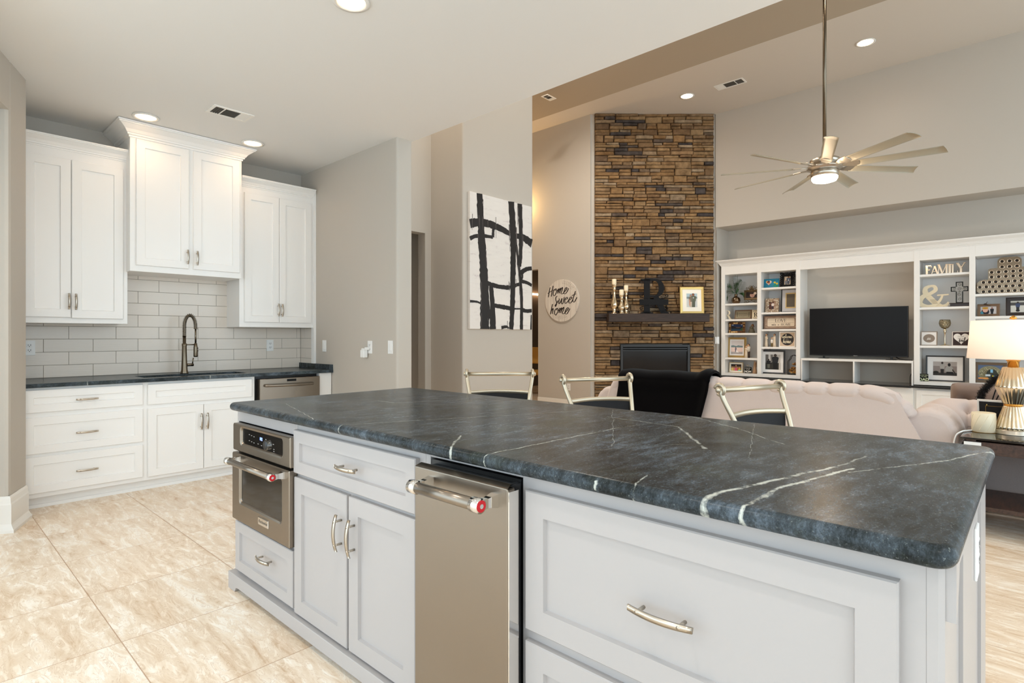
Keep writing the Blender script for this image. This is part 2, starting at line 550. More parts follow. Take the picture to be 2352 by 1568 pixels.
def dup(root, loc, rz=None, label=None, tilt=None):
    """a copy of a thing with copies of its parts and their parts"""
    r = root.copy(); link(r); r.location = loc
    if rz is not None: r.rotation_euler = (r.rotation_euler[0] if tilt is None else -tilt, 0, rz)
    if label: r['label'] = label
    def rec(a, b):
        for ch in list(a.children):
            c = ch.copy(); link(c); c.parent = b
            rec(ch, c)
    rec(root, r)
    return r

_tc = {}
def text_pts(s, size, align='CENTER', shear=0.0, bold=0.0, space=1.0):
    key = (s, size, align, shear, bold, space)
    cu = bpy.data.curves.new('t', 'FONT')
    cu.body = s; cu.size = size; cu.align_x = align; cu.shear = shear; cu.offset = bold; cu.space_character = space
    cu.resolution_u = 3
    o = bpy.data.objects.new('t', cu); link(o)
    bpy.context.view_layer.update()
    ev = o.evaluated_get(bpy.context.evaluated_depsgraph_get())
    me = ev.to_mesh()
    vs = [tuple(v.co) for v in me.vertices]; fs = [tuple(p.vertices) for p in me.polygons]
    ev.to_mesh_clear()
    bpy.data.objects.remove(o); bpy.data.curves.remove(cu)
    return vs, fs
def text(mb, s, x, z, size, y, **kw):
    """write s in the xz plane facing -y"""
    vs, fs = text_pts(s, size, **kw)
    return mb.add([(x+a, y, z+b) for a, b, _ in vs], fs, False)

# cursive letters as strokes on an x-height of 1; (strokes, advance)
CUR = {
 'h': ([[(0, .0), (.22, 1.2), (.42, 2.1)], [(0, 0), (.3, .75), (.52, .95), (.6, .7), (.5, .25), (.56, .02), (.85, .25)]], .82),
 'o': ([[(.5, .95), (.2, .8), (.02, .35), (.12, -.02), (.4, .05), (.6, .5), (.52, .95), (.4, .75), (.62, .68), (.82, .75)]], .8),
 'm': ([[(0, .75), (.16, .92), (.1, 0)], [(.1, 0), (.3, .75), (.48, .95), (.46, .5), (.36, 0)], [(.36, 0), (.6, .75), (.8, .95), (.8, .5), (.7, .1), (.82, 0), (1.1, .3)]], 1.06),
 'e': ([[(.0, .35), (.3, .55), (.45, .82), (.3, .97), (.1, .6), (.08, .15), (.28, -.02), (.55, .15), (.72, .4)]], .66),
 's': ([[(0, .2), (.3, .6), (.42, 1.3), (.3, 1.1), (.34, .5), (.36, .0), (.16, -.45), (.02, -.25)]], .5),
 'w': ([[(0, .6), (.1, .95), (.02, .4), (.1, .0), (.3, .2), (.45, .85), (.4, .2), (.52, .0), (.72, .3), (.86, .95), (.98, .8)]], .95),
 't': ([[(.36, 1.9), (.16, .9), (.06, .25), (.16, 0), (.36, .1), (.6, .5)], [(-.1, 1.15), (.55, 1.4)]], .55),
 'H': ([[(.25, 2.0), (.1, 1.0), (0, -.1)], [(.75, 2.1), (.6, 1.0), (.52, -.1)], [(-.2, .85), (.3, 1.15), (.85, 1.5)]], .98),
 'l': ([[(0, .3), (.28, 1.3), (.4, 2.0), (.25, 2.05), (.12, 1.2), (.12, .1), (.3, .05), (.46, .35)]], .42),
 'c': ([[(.5, .8), (.35, .97), (.1, .65), (.04, .2), (.22, -.02), (.45, .12), (.62, .38)]], .56),
 'u': ([[(0, .7), (.12, .95), (.02, .25), (.16, .0), (.38, .3), (.52, .95)], [(.52, .95), (.44, .2), (.56, 0), (.78, .35)]], .74),
 'p': ([[(.1, .8), (.2, .95), (.05, 0), (-.1, -.8)], [(.12, .4), (.36, .95), (.56, .7), (.4, .1), (.2, .05), (.7, .3)]], .66),
 'a': ([[(.55, .85), (.3, .97), (.06, .45), (.14, .0), (.36, .25), (.56, .92), (.5, .15), (.6, .0), (.8, .3)]], .76),
 'r': ([[(0, .3), (.14, 1.0), (.2, .8), (.4, .85), (.34, .2), (.45, 0), (.64, .3)]], .6),
 'k': ([[(0, .0), (.22, 1.2), (.4, 2.0)], [(.5, .95), (.12, .5), (.4, .3), (.5, 0), (.75, .25)]], .7),
 'i': ([[(0, .4), (.14, .95), (.06, .2), (.18, 0), (.38, .35)], [(.2, 1.3), (.24, 1.4)]], .36),
 'n': ([[(0, .75), (.16, .92), (.1, 0)], [(.1, 0), (.36, .8), (.54, .95), (.54, .4), (.5, .1), (.62, 0), (.88, .3)]], .82),
 'y': ([[(0, .7), (.12, .95), (.04, .3), (.2, .1), (.4, .4), (.54, .95)], [(.54, .95), (.4, 0), (.2, -.75), (.02, -.55), (.7, .3)]], .7),
 'f': ([[(.5, 1.9), (.36, 2.0), (.22, 1.2), (.1, 0), (-.04, -.7), (.1, -.6), (.2, .1), (.5, .35)], [(-.05, .8), (.5, .95)]], .5),
 ' ': ([], .5)}
def script(mb, s, x, z, h, y, pen=(0.03, 0.1), rise=0.0, center=True, slant=0.0):
    tot = sum(CUR[c][1] for c in s)*h
    cx_ = x-tot/2 if center else x
    for c in s:
        st, adv = CUR[c]
        for q in st:
            pts = spline([(a*h+cx_+slant*b*h, b*h+z+rise*(a*h+cx_-x)) for a, b in q], 5)
            mb.ribbon(pts, 0.01, y, 0.0006, pen=(pen[0]*h, pen[1]*h))
        cx_ += adv*h
    return mb
# serif capitals: strokes (x0, z0, x1, z1, half-width) on a cap height of 1, thin serifs added
SER = {
 'L': ([(.2, 0, .2, 1, .07), (.06, .03, .72, .03, .025), (.06, .97, .36, .97, .025), (.7, .03, .72, .28, .02)], .8),
 'V': ([(.1, .97, .46, 0, .075), (.46, 0, .8, .97, .03), (-.04, .97, .26, .97, .025), (.66, .97, .94, .97, .025)], .92),
 'E': ([(.2, 0, .2, 1, .07), (.06, .03, .7, .03, .025), (.06, .97, .68, .97, .025), (.2, .52, .52, .52, .025), (.68, .03, .72, .28, .02), (.68, .97, .68, .74, .02), (.52, .4, .52, .64, .018)], .82),
 'H': ([(.2, 0, .2, 1, .07), (.78, 0, .78, 1, .07), (.2, .52, .78, .52, .025), (.06, .03, .36, .03, .025), (.06, .97, .36, .97, .025), (.64, .03, .94, .03, .025), (.64, .97, .94, .97, .025)], 1.02),
 'M': ([(.16, 0, .16, 1, .03), (.16, 1, .54, .05, .075), (.54, .05, .92, 1, .03), (.94, 0, .94, 1, .075), (.02, .03, .3, .03, .025), (.02, .97, .2, .97, .025), (.8, .03, 1.1, .03, .025), (.92, .97, 1.1, .97, .025)], 1.16),
 'F': ([(.2, 0, .2, 1, .09), (.06, .03, .38, .03, .04), (.06, .96, .68, .96, .045), (.2, .52, .55, .52, .04), (.66, .96, .68, .74, .03)], .72),
 'A': ([(.06, 0, .42, .98, .04), (.42, .98, .8, 0, .085), (.2, .34, .64, .34, .035), (-.06, .03, .2, .03, .03), (.64, .03, .96, .03, .03)], .86),
 'I': ([(.2, 0, .2, 1, .09), (.04, .03, .36, .03, .04), (.04, .97, .36, .97, .04)], .42),
 'Y': ([(.08, .97, .42, .46, .08), (.42, .46, .74, .97, .04), (.42, 0, .42, .48, .085), (.26, .03, .58, .03, .03), (-.04, .97, .22, .97, .03), (.62, .97, .88, .97, .03)], .8)}
def serif(mb, s, x, z, h, y, center=True, th=0.001, solid=False, wm=1.0):
    def adv(c): return (.96 if c == 'O' else SER[c][1])*h
    cx_ = x-sum(adv(c) for c in s)/2 if center else x
    for c in s:
        if c == 'O':
            n = 24
            for k in range(n):
                a0, a1 = 2*PI*k/n, 2*PI*(k+1)/n
                def pt(a, w): return (cx_+h*(.46+(.44-w*abs(math.cos(a)))*math.cos(a)), z+h*(.5+(.52-.35*w*1.0)*math.sin(a)))
                q = [pt(a0, 0), pt(a1, 0), pt(a1, .14), pt(a0, .14)]
                if solid: mb.prism(q, y, y+th)
                else: mb.flat(q, y)
        else:
            for (a, b, c2, d, w) in SER[c][0]:
                t = Vector((c2-a, d-b)).normalized(); nn = Vector((-t.y, t.x))*min(w*wm, .13)
                q = [(cx_+h*(a+nn.x), z+h*(b+nn.y)), (cx_+h*(c2+nn.x), z+h*(d+nn.y)), (cx_+h*(c2-nn.x), z+h*(d-nn.y)), (cx_+h*(a-nn.x), z+h*(b-nn.y))]
                if solid: mb.prism(q, y-.0006*SER[c][0].index((a, b, c2, d, w)), y+th-.0004*SER[c][0].index((a, b, c2, d, w)))
                else: mb.flat(q, y)
        cx_ += adv(c)
    return mb
def serif_R(mb, h, y0, y1, w=1.0):
    """a large serif capital R standing on z=0, centred on x=0"""
    s = h
    def pl(pts): mb.prism([(a*s*w, b*s) for a, b in pts], y0, y1)
    pl([(-.30, 0), (-.12, 0), (-.12, 1), (-.30, 1)])                        # stem
    pl([(-.40, 0), (-.02, 0), (-.02, .035), (-.12, .06), (-.30, .06), (-.40, .035)])
    pl([(-.40, .965), (-.30, .94), (-.12, .94), (-.12, 1), (-.40, 1)])
    n = 14
    for k in range(n):                                                     # bowl
        a0, a1 = PI/2-PI*k/n, PI/2-PI*(k+1)/n
        def o(a): return (.02+.29*max(0, math.cos(a))**.9, .735+.265*math.sin(a))
        def i(a): return (.02+.13*max(0, math.cos(a))**.9, .735+.205*math.sin(a))
        pl([o(a0), o(a1), i(a1), i(a0)])
    pl([(-.12, 1), (.02, 1), (.02, .94), (-.12, .94)]); pl([(-.12, .53), (.02, .53), (.02, .47), (-.12, .47)])
    pl([(-.02, .47), (.14, .5), (.36, .09), (.20, .05)])                     # leg
    pl([(.17, .06), (.34, .1), (.45, .03), (.45, 0), (.24, 0)])
    return mb
# ---------------------------------------------------------------- the setting
HK = 2.968           # kitchen ceiling
HL = 4.915           # living room flat ceiling
XE = 3.09            # where the kitchen ceiling ends
X1 = 7.764           # wall with the round sign
X2, XN = 9.181, 9.671  # television wall, back of its niche
XB = 9.258           # bookcase fronts
YS = 5.83            # sink wall
struct('floor', MB().box(-3.2, 13.2, -4.2, 9.4, -0.1, 0.0), M_FLOOR)
struct('ceiling', MB().box(-3.2, XE, -4.2, YS+.2, HK, HK+.12), M_CEIL)
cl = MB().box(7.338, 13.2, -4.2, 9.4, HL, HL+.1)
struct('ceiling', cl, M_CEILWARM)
SL = 0.33
zr = HL+(7.338-2.9)*SL
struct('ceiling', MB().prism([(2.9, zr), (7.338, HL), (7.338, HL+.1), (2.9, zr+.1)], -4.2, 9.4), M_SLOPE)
struct('wall_upper', box(2.95, XE, -4.2, YS+.2, HK+.12, zr), M_WALL)
struct('wall_north', box(-0.6, 2.925, YS, YS+.2, 0, HK), M_WALL)
# wall at the end of the sink run, its corner rounded
def rounded(x0, x1, y0, y1, z0, z1, r=0.02):
    pts = []
    for (cx_, cy, a) in ((x1-r, y1-r, 0), (x0+r, y1-r, 90), (x0+r, y0+r, 180), (x1-r, y0+r, 270)):
        for s in range(5):
            t = math.radians(a+22.5*s); pts.append((cx_+r*math.cos(t), cy+r*math.sin(t)))
    return MB().prismz(pts, z0, z1)
struct('wall_east', rounded(2.925, XE, 4.082, YS+.2, 0, HK), M_WALL)
# angled wall at the left, with an opening whose head is at 2.66 m
A = Vector((.563, 5.02)); B_ = Vector((.452, 4.745)); dv = (B_-A).normalized(); nv = Vector((dv.y, -dv.x)); nv = nv if nv.x < 0 else -nv
p3 = B_+Vector((-.17, .11)); p4 = A+Vector((-.30, .18))
ch = [tuple(A), tuple(B_+dv*-.03), tuple(B_-dv*.008+nv*.006), tuple(B_+nv*.022), tuple(p3), tuple(p4), (.25, YS+.1), (.563, YS+.1)]
struct('wall_left', MB().prismz(ch, 0, HK), M_WALL)
hd = B_+dv*1.6
struct('wall_left', MB().prismz([tuple(B_), tuple(hd), tuple(hd+nv*.16), tuple(B_+nv*.16)], 2.66, HK), M_WALL)
struct('wall_south', box(-.25, -.15, 4.4, YS+.2, 0, HK), M_WALL)  # unseen slab added to keep sky light off the left jamb
bprof = [(0, .0), (.034, .0), (.034, .012), (.020, .028), (.016, .035), (.016, .115), (.012, .122), (.010, .14), (.004, .15), (0, .15)]
struct('baseboard_left', MB().sweep([tuple(B_+Vector((-.2, .13))), tuple(B_), tuple(A)], [(o+.001, z*1.5) for o, z in bprof]), M_TRIM)
# gallery: painting wall, its return, and a wall with a doorway
struct('wall_center', rounded(4.254, 5.455, 4.70, 4.86, 0, 6.6), M_WALL)
struct('wall_inner', box(4.2545, 4.40, 4.80, 5.30, 0, 6.6), M_WALL)
dw = MB().box(4.165, 4.254, 5.259, 5.389, 0, 6.6).box(3.0, 3.25, 5.259, 5.389, 0, 6.6).box(3.25, 4.165, 5.259, 5.389, 2.44, 6.6)
struct('wall_rear', dw, M_WALL)
struct('wall_far', MB().box(3.0, 5.6, 6.55, 6.7, 0, 6.6).box(4.26, 4.40, 5.3, 6.55, 0, 6.6).box(3.0, 3.09, 5.39, 6.55, 0, 6.6), M_WALL)
# wall with the round sign, opening at its far end
struct('wall_right', MB().box(X1, X1+.14, 5.43, 6.566, 0, HL).box(X1, X1+.14, 6.566, 8.2, 2.433, HL).box(X1, X1+.14, 8.2, 9.4, 0, HL), M_WALL)
struct('baseboard_right', MB().box(X1-.016, X1, 5.43, 6.566, 0, .13).box(X1-.012, X1, 5.43, 6.566, .13, .142), M_TRIM, bevel=.003)
struct('wall_far', MB().box(5.4, 13.2, 9.2, 9.4, 0, 6.6).box(5.4, 5.56, 6.6, 9.2, 0, 6.6), M_WALL)
struct('wall_outer', MB().box(12.2, 12.4, 5.5, 9.2, 0, HL).box(8.6, 12.2, 5.5, 5.6, 0, HL).box(X1+.14, 12.2, 9.1, 9.2, 0, HL), P('dim_den_wall', (104, 94, 82), .8))  # dark colour stands in for the dimness of the den
# corner pieces either side of the stone
dS = 9.377
def FR(r, d):
    return (d*FWD[0]+r*RGT[0], d*FWD[1]+r*RGT[1])
rl, rr = 1.374, 3.352
a0 = FR(1.300, dS+.03); a1 = FR(rl, dS+.03); b0 = FR(rr, dS+.03); b1 = FR(3.42, dS+.03)
struct('trim_3', MB().prismz([a0, a1, FR(rl, dS+.3), (X1+.1, 5.5)], 0, HL), M_TRIM if False else M_WALL)
struct('trim_4', MB().prismz([b0, b1, (X2+.1, 3.888), FR(rr, dS+.3)], 0, HL), M_WALL)
tv = MB().box(X2, X2+.12, -4.2, b1[1]+.01, 3.032, HL).box(XN, XN+.12, -4.2, 3.888, 0, 3.15).box(X2+.12, XN, -4.2, 3.888, 3.032, 3.15)
tv.prismz([(b1[0]-.004, b1[1]+.02), (X2, 3.888), (XN+.1, 3.888), (XN+.1, 4.3), (b1[0]+.1, b1[1]+.2)], 0, 3.15)
struct('wall_front', tv, M_WALL)
# stacked ledger stone, every stone its own block
st = MB()
zz = 0.0
INS = (1.795, 2.948, 1.094)      # opening for the fireplace insert: left, right, top
def stone(r0, r1, z0, z1):
    dep = random.uniform(0, .035)
    j = lambda s=.006: random.uniform(-s, s)
    q = [(r0+.003+j(), z0+.003+j(.003)), ((r0+r1)/2+j(.03), z0+.003+j(.005)), (r1-.003+j(), z0+.003+j(.003)), (r1-.003+j(), z1-.003+j(.003)), ((r0+r1)/2+j(.03), z1-.003+j(.005)), (r0+.003+j(), z1-.003+j(.003))]
    c_ = ((r0+r1)/2, (z0+z1)/2)
    n = len(q)
    back = [FR(r, dS+.06) for r, z in q]
    rim = [FR(r, dS+.012-dep) for r, z in q]
    ins = [(r+(c_[0]-r)*min(.25, .012/max(.02, (r1-r0)/2)), z+(c_[1]-z)*.16) for r, z in q]
    top = [FR(r, dS-dep-random.uniform(0, .008)) for r, z in ins]
    vs = [(p[0], p[1], q[i][1]) for i, p in enumerate(back)]+[(p[0], p[1], q[i][1]) for i, p in enumerate(rim)]+[(p[0], p[1], ins[i][1]) for i, p in enumerate(top)]
    fs = []
    for k_ in (0, n):
        for i in range(n):
            fs.append((k_+i, k_+(i+1) % n, k_+n+(i+1) % n, k_+n+i))
    fs.append(tuple(2*n+i for i in range(n)))
    st.add(vs, fs, False)
while zz < HL-.02:
    h1 = random.choice((.042, .052, .06, .066)); h2 = random.choice((.042, .05, .058))
    H_ = min(h1+h2, HL-zz)
    spans = [(rl, rr)]
    if zz < INS[2]:
        if zz+H_ > INS[2]-.02: H_ = max(.05, INS[2]-zz)
        spans = [(rl, INS[0]), (INS[1], rr)]
    for (s0, s1) in spans:
        x = s0
        while x < s1-.001:
            w = random.uniform(.2, .5)
            if s1-(x+w) < .14: w = s1-x
            if random.random() < .2 or H_ < .07:
                if H_ > .08 and w > .3:
                    c0 = x+w*random.uniform(.45, .6)
                    stone(x, c0, zz, zz+H_)
                    stone(c0, x+w, zz, zz+H_*.5); stone(c0, x+w, zz+H_*.5, zz+H_)
                else: stone(x, x+w, zz, zz+H_)
            else:
                f_ = h1/(h1+h2)
                stone(x, x+w, zz, zz+H_*f_)
                c0 = x+w*random.uniform(.35, .65)
                if w > .3: stone(x, c0, zz+H_*f_, zz+H_); stone(c0, x+w, zz+H_*f_, zz+H_)
                else: stone(x, x+w, zz+H_*f_, zz+H_)
            x += w
    zz += H_
bk = [FR(rl, dS+.02), FR(rr, dS+.02), FR(rr, dS+.4), FR(rl, dS+.4)]
stw = struct('wall_main', st, M_STONE)
jb = MB()
for (q0, q1, z0, z1) in ((rl, INS[0], 0, HL), (INS[1], rr, 0, HL), (INS[0], INS[1], INS[2], HL)):
    jb.prismz([FR(q0, dS+.02), FR(q1, dS+.02), FR(q1, dS+.4), FR(q0, dS+.4)], z0, z1)
struct('wall_back', jb, P('dark_mortar', (62, 54, 46), .95))

# glazed tile above the sink counter: running bond, joints as gaps over grey grout
tl = MB(); TW, TH_ = .325, .105
rows = 9
for r in range(rows):
    z0 = .893+r*TH_
    x = (.76 if r % 2 == 0 else .9225)-TW*2
    while x < 2.91:
        a, b = max(x, .565), min(x+TW, 2.915)
        zt = z0+TH_
        if b-a > .01: tl.box(a+.0015, b-.0015, YS-.009, YS, max(z0+.0015, .9), zt-.0015)
        x += TW
    if r < 5:   # the return on the end wall
        y0 = 5.565
        for (ya, yb) in (((5.565, 5.72), (5.72, YS-.01)) if r % 2 else ((5.565, YS-.01),)):
            tl.box(2.915, 2.925, ya+.0015, yb-.0015, max(z0+.0015, .9), z0+TH_-.0015)
wt = struct('wall_lower', tl, M_TILE, bevel=.0012)
struct('wall_lower', MB().box(.565, 2.92, YS-.006, YS+.001, .893, 1.86).box(2.919, 2.9255, 5.562, YS-.006, .893, 1.42), M_GROUT)
struct('trim_1', box(2.90, 2.925, 5.50, 5.558, .93, 2.74), M_CAB, bevel=.002)
# ---------------------------------------------------------------- cabinet building
def shaker(x0, x1, z0, z1, rail=.058, th=.02, rec=.011, mb=None):
    """a panelled front in the xz plane: face at y=0, back at y=th"""
    mb = mb or MB()
    i0, i1, k0, k1 = x0+rail, x1-rail, z0+rail, z1-rail
    e = .003
    ring = [[(x0, th, z0), (x1, th, z0), (x1, th, z1), (x0, th, z1)],
            [(x0, e, z0), (x1, e, z0), (x1, e, z1), (x0, e, z1)],
            [(x0+e, 0, z0+e), (x1-e, 0, z0+e), (x1-e, 0, z1-e), (x0+e, 0, z1-e)],
            [(i0, 0, k0), (i1, 0, k0), (i1, 0, k1), (i0, 0, k1)],
            [(i0+.004, rec, k0+.004), (i1-.004, rec, k0+.004), (i1-.004, rec, k1-.004), (i0+.004, rec, k1-.004)]]
    vs = [p for r in ring for p in r]; fs = [(3, 2, 1, 0)]
    for s in range(4):
        for i in range(4):
            j = (i+1) % 4
            fs.append((s*4+i, s*4+j, s*4+4+j, s*4+4+i))
    fs.append((16, 17, 18, 19))
    return mb.add(vs, fs, False)
def pull(cx_, cz, L=.15, vertical=False, y=0.0, w=.014):
    """bowed bar handle on two posts"""
    mb = MB(); n = 12
    def pt(s, t, d):
        return (cx_+t, d, cz+s) if vertical else (cx_+s, d, cz+t)
    vs = []
    for i in range(n+1):
        u = i/n*2-1
        s = u*L/2; d = y-.026-.012*(1-u*u)
        hw = w/2*(1-.15*u*u)
        for (t, dd) in ((-hw, 0), (hw, 0), (hw, .006), (-hw, .006)):
            vs.append(pt(s, t, d+dd))
    fs = [(0, 1, 2, 3), tuple(n*4+i for i in (3, 2, 1, 0))]
    for i in range(n):
        for k_ in range(4):
            fs.append((i*4+k_, i*4+(k_+1) % 4, i*4+4+(k_+1) % 4, i*4+4+k_))
    mb.add(vs, fs, True)
    for s in (-.32*L, .32*L):
        a = pt(s, 0, y); mb.tube([a, pt(s, 0, y-.034)], .0045, 8)
    return mb
def front(root, kind, x0, x1, z0, z1, mat, handle=None, rail=.058, L=.15, hmat=None):
    d = mesh(kind, shaker(x0, x1, z0, z1, rail), mat, root)
    if handle:
        mesh('handle', pull(handle[0], handle[1], L, handle[2], 0.0), hmat or M_NICKEL, d)
    return d
CROWN = [(.0, 0), (.006, 0), (.006, .012), (.014, .016), (.016, .026), (.02, .03), (.03, .05), (.048, .068), (.058, .078), (.064, .08), (.064, .086), (.07, .09), (.07, .1), (0, .1)]
def crown(path, z, h, out=1.0, mb=None):
    return (mb or MB()).sweep(path, [(o*out, z+t*h/.1) for o, t in CROWN])

# ---- sink run: base cabinets (root frame: x along the wall, front faces at y=5.18)
YF = 5.18
def world_base(name, label, x, y, group=None, cat='cabinet'):
    return thing(name, label, cat, (x, y, 0), 0, group)
r = world_base('base_cabinet', 'white base cabinet with three stacked drawers, beside the angled wall', 0, YF)
mesh('body', MB().box(.565, 1.305, .02, .645, .085, .868).box(.565, 1.305, .09, .64, 0, .085), M_CAB, r)
mesh('toe_moulding', MB().sweep([(.565, .09), (1.305, .09)], [(0, 0), (.016, 0), (.016, .004), (.009, .022), (0, .026)]), M_CAB, r)
for z0, z1 in ((.69, .851), (.398, .656), (.118, .374)):
    front(r, 'drawer', .568, 1.289, z0, z1, M_CAB, (.928, (z0+z1)/2-.003, False), L=.135, rail=.055)
r = world_base('sink_cabinet', 'white double door base cabinet under the sink and faucet', 0, YF)
mesh('body', MB().box(1.305, 1.32, .02, .645, .085, .868).box(2.14, 2.165, .02, .645, .085, .868).box(1.32, 2.14, .02, .645, .085, .11).box(1.32, 2.14, .02, .04, .84, .868)
     .box(1.32, 2.14, .02, .04, .655, .69).box(1.32, 2.14, .62, .645, .11, .868).box(1.305, 2.165, .09, .64, 0, .085).box(1.32, 2.14, .022, .032, .11, .865), M_CAB, r)
mesh('toe_moulding', MB().sweep([(1.305, .09), (2.165, .09)], [(0, 0), (.016, 0), (.016, .004), (.009, .022), (0, .026)]), M_CAB, r)
mesh('false_drawer_front', shaker(1.323, 2.137, .686, .848, .055), M_CAB, r)
front(r, 'door', 1.324, 1.732, .111, .655, M_CAB, (1.709, .512, True), L=.14)
front(r, 'door', 1.737, 2.139, .111, .655, M_CAB, (1.757, .512, True), L=.14)
r = thing('cabinet_filler', 'narrow white cabinet panel between dishwasher and beige wall', 'cabinet panel', (0, YF, 0))
mesh('body', MB().box(2.787, 2.918, .0, .64, 0, .868), M_CAB, r, bevel=.002)
# dishwasher
r = thing('dishwasher', 'stainless steel dishwasher under the dark sink counter', 'dishwasher', (2.476, YF, 0))
mesh('body', MB().box(-.305, .305, .05, .62, .1, .862).box(-.3, .3, .12, .6, 0, .1), M_DARK, r)
mesh('door', MB().box(-.282, .302, -.03, .05, .12, .842), M_STEEL, r, bevel=.006)
mesh('control_panel', MB().box(-.03, .06, -.0315, -.029, .808, .83), M_BLACK, r)
hp = spline([(-.225, -.03, .782), (-.215, -.055, .781), (0, -.07, .777), (.2, -.055, .776), (.212, -.03, .776)], 8)
mesh('handle', MB().tube(hp, .013, 10), M_STEEL, r)

# ---- worktop of the sink run with its cut-out and upstand
ct = MB()
SX0, SX1, SY0, SY1 = 1.32, 2.13, 5.27, 5.56
for (x0, x1, y0, y1) in ((.562, SX0, 5.155, 5.822), (SX1, 2.924, 5.155, 5.822), (SX0, SX1, 5.155, SY0), (SX0, SX1, SY1, 5.822)):
    ct.box(x0, x1, y0, y1, .868, .897)
t = tag(mesh('countertop', ct, M_SOAPDK), 'dark stone countertop of the sink run under the white tile', 'countertop')
mesh('upstand', box(2.897, 2.924, 5.158, YS-.012, .897, .948), M_SOAPDK, t)
sk = MB()
SD = .69
sk.box(SX0-.01, SX1+.01, SY0-.01, SY1+.01, SD-.012, SD).box(SX0-.012, SX0, SY0-.012, SY1+.012, SD, .868).box(SX1, SX1+.012, SY0-.012, SY1+.012, SD, .868)
sk.box(SX0, SX1, SY0-.012, SY0, SD, .868).box(SX0, SX1, SY1, SY1+.012, SD, .868)
t = tag(mesh('sink', sk, P('dark_composite', (44, 48, 56), .35)), 'dark undermount sink in the counter below the faucet', 'sink')
mesh('drain', MB().lathe([(.04, 0), (.04, .003), (.03, .004), (0, .002)], (1.72, 5.42, SD)), M_NICKEL, t)

# faucet with spring spout
fx, fy = 1.722, 5.63
t = thing('faucet', 'tall brushed bronze spring faucet behind the sink', 'faucet', (fx, fy, .897))
mesh('column', MB().lathe([(.034, 0), (.034, .004), (.027, .03), (.022, .12), (.019, .24), (.021, .25), (.021, .268), (.014, .27), (.014, .34), (0, .34)], n=20), M_BRONZE, t)
arc = []
for i in range(21):
    a = PI-PI*1.0*i/20
    arc.append((.046+.046*math.cos(a), 0, .43+.095*math.sin(a)))
path = [(0, 0, .33), (0, 0, .38)]+arc+[(.093, 0, .40)]
sp = spline(path, 3)
mesh('hose', MB().tube(sp, .009, 8), M_BRONZE, t)
coil = []
cum = [0]
for i in range(1, len(sp)): cum.append(cum[-1]+(Vector(sp[i])-Vector(sp[i-1])).length)
tot = cum[-1]; turns = 34; NN = turns*8
for i in range(NN+1):
    s = tot*i/NN; j = 0
    while j < len(cum)-2 and cum[j+1] < s: j += 1
    u = (s-cum[j])/max(1e-6, cum[j+1]-cum[j])
    p = Vector(sp[j]).lerp(Vector(sp[j+1]), u); tg = (Vector(sp[j+1])-Vector(sp[j])).normalized()
    n1 = tg.cross(Vector((0, 1, 0))).normalized(); n2 = Vector((0, 1, 0))
    a = 2*PI*turns*i/NN
    coil.append(p+(n1*math.cos(a)+n2*math.sin(a))*.0155)
mesh('spring', MB().tube(coil, .0026, 5), M_BRONZE, t)
mesh('spray_tube', MB().tube([(.093, 0, .41), (.093, 0, .26)], .0075, 10), M_BRONZE, t)
h_ = mesh('spray_head', MB().lathe([(.016, 0), (.018, .01), (.017, .09), (.012, .125), (0, .128)], (.093, 0, .145)), M_BRONZE, t)
mesh('button', MB().cylx((.108, 0, .225), .006, .006, 'x', 10).cylx((.108, 0, .2), .006, .006, 'x', 10), M_DARK, h_)
mesh('bracket', MB().tube([(0, 0, .258), (.093, 0, .258)], .0055, 8), M_BRONZE, t)
mesh('lever', MB().tube([(.018, 0, .075), (.075, 0, .075)], .013, 12).tube([(.066, 0, .08), (.074, 0, .138)], .0055, 8), M_BRONZE, t)

# ---- upper cabinets
def upper(name, label, x0, x1, yf, z0, z1, zc, doors, depth, out=1.0, returns=(True, True)):
    r = thing(name, label, 'cabinet', (0, yf, 0))
    mesh('body', MB().box(x0, x1, .02, depth, z0, z1), M_CAB, r, bevel=.002)
    p = []
    if returns[0]: p.append((x0, depth))
    p += [(x0, .02), (x1, .02)]
    if returns[1]: p.append((x1, depth))
    mesh('crown_moulding', crown(p, z1-.004, zc-z1+.004, out), M_CAB, r)
    for (a, b, c, d, hx, hz) in doors:
        front(r, 'door', a, b, c, d, M_CAB, (hx, hz, True), L=.125, rail=.062)
    return r
upper('wall_cabinet', 'white two door wall cabinet beside the angled wall', .582, 1.262, 5.5, 1.333, 2.675, 2.758,
      [(.602, .884, 1.378, 2.605, .870, 1.502), (.890, 1.229, 1.372, 2.605, .913, 1.500)], .325, 1.0, (False, False))
upper('wall_cabinet', 'raised white wall cabinet above the sink with crown reaching the ceiling', 1.251, 2.132, 5.38, 1.764, 2.858, 2.964,
      [(1.291, 1.683, 1.814, 2.845, 1.667, 1.915), (1.719, 2.109, 1.814, 2.845, 1.742, 1.912)], .445, 1.42)
upper('wall_cabinet', 'white two door wall cabinet next to the beige end wall', 2.158, 2.9, 5.5, 1.319, 2.66, 2.742,
      [(2.2, 2.534, 1.366, 2.6, 2.519, 1.49), (2.538, 2.872, 1.366, 2.6, 2.556, 1.487)], .325, 1.0, (False, False))

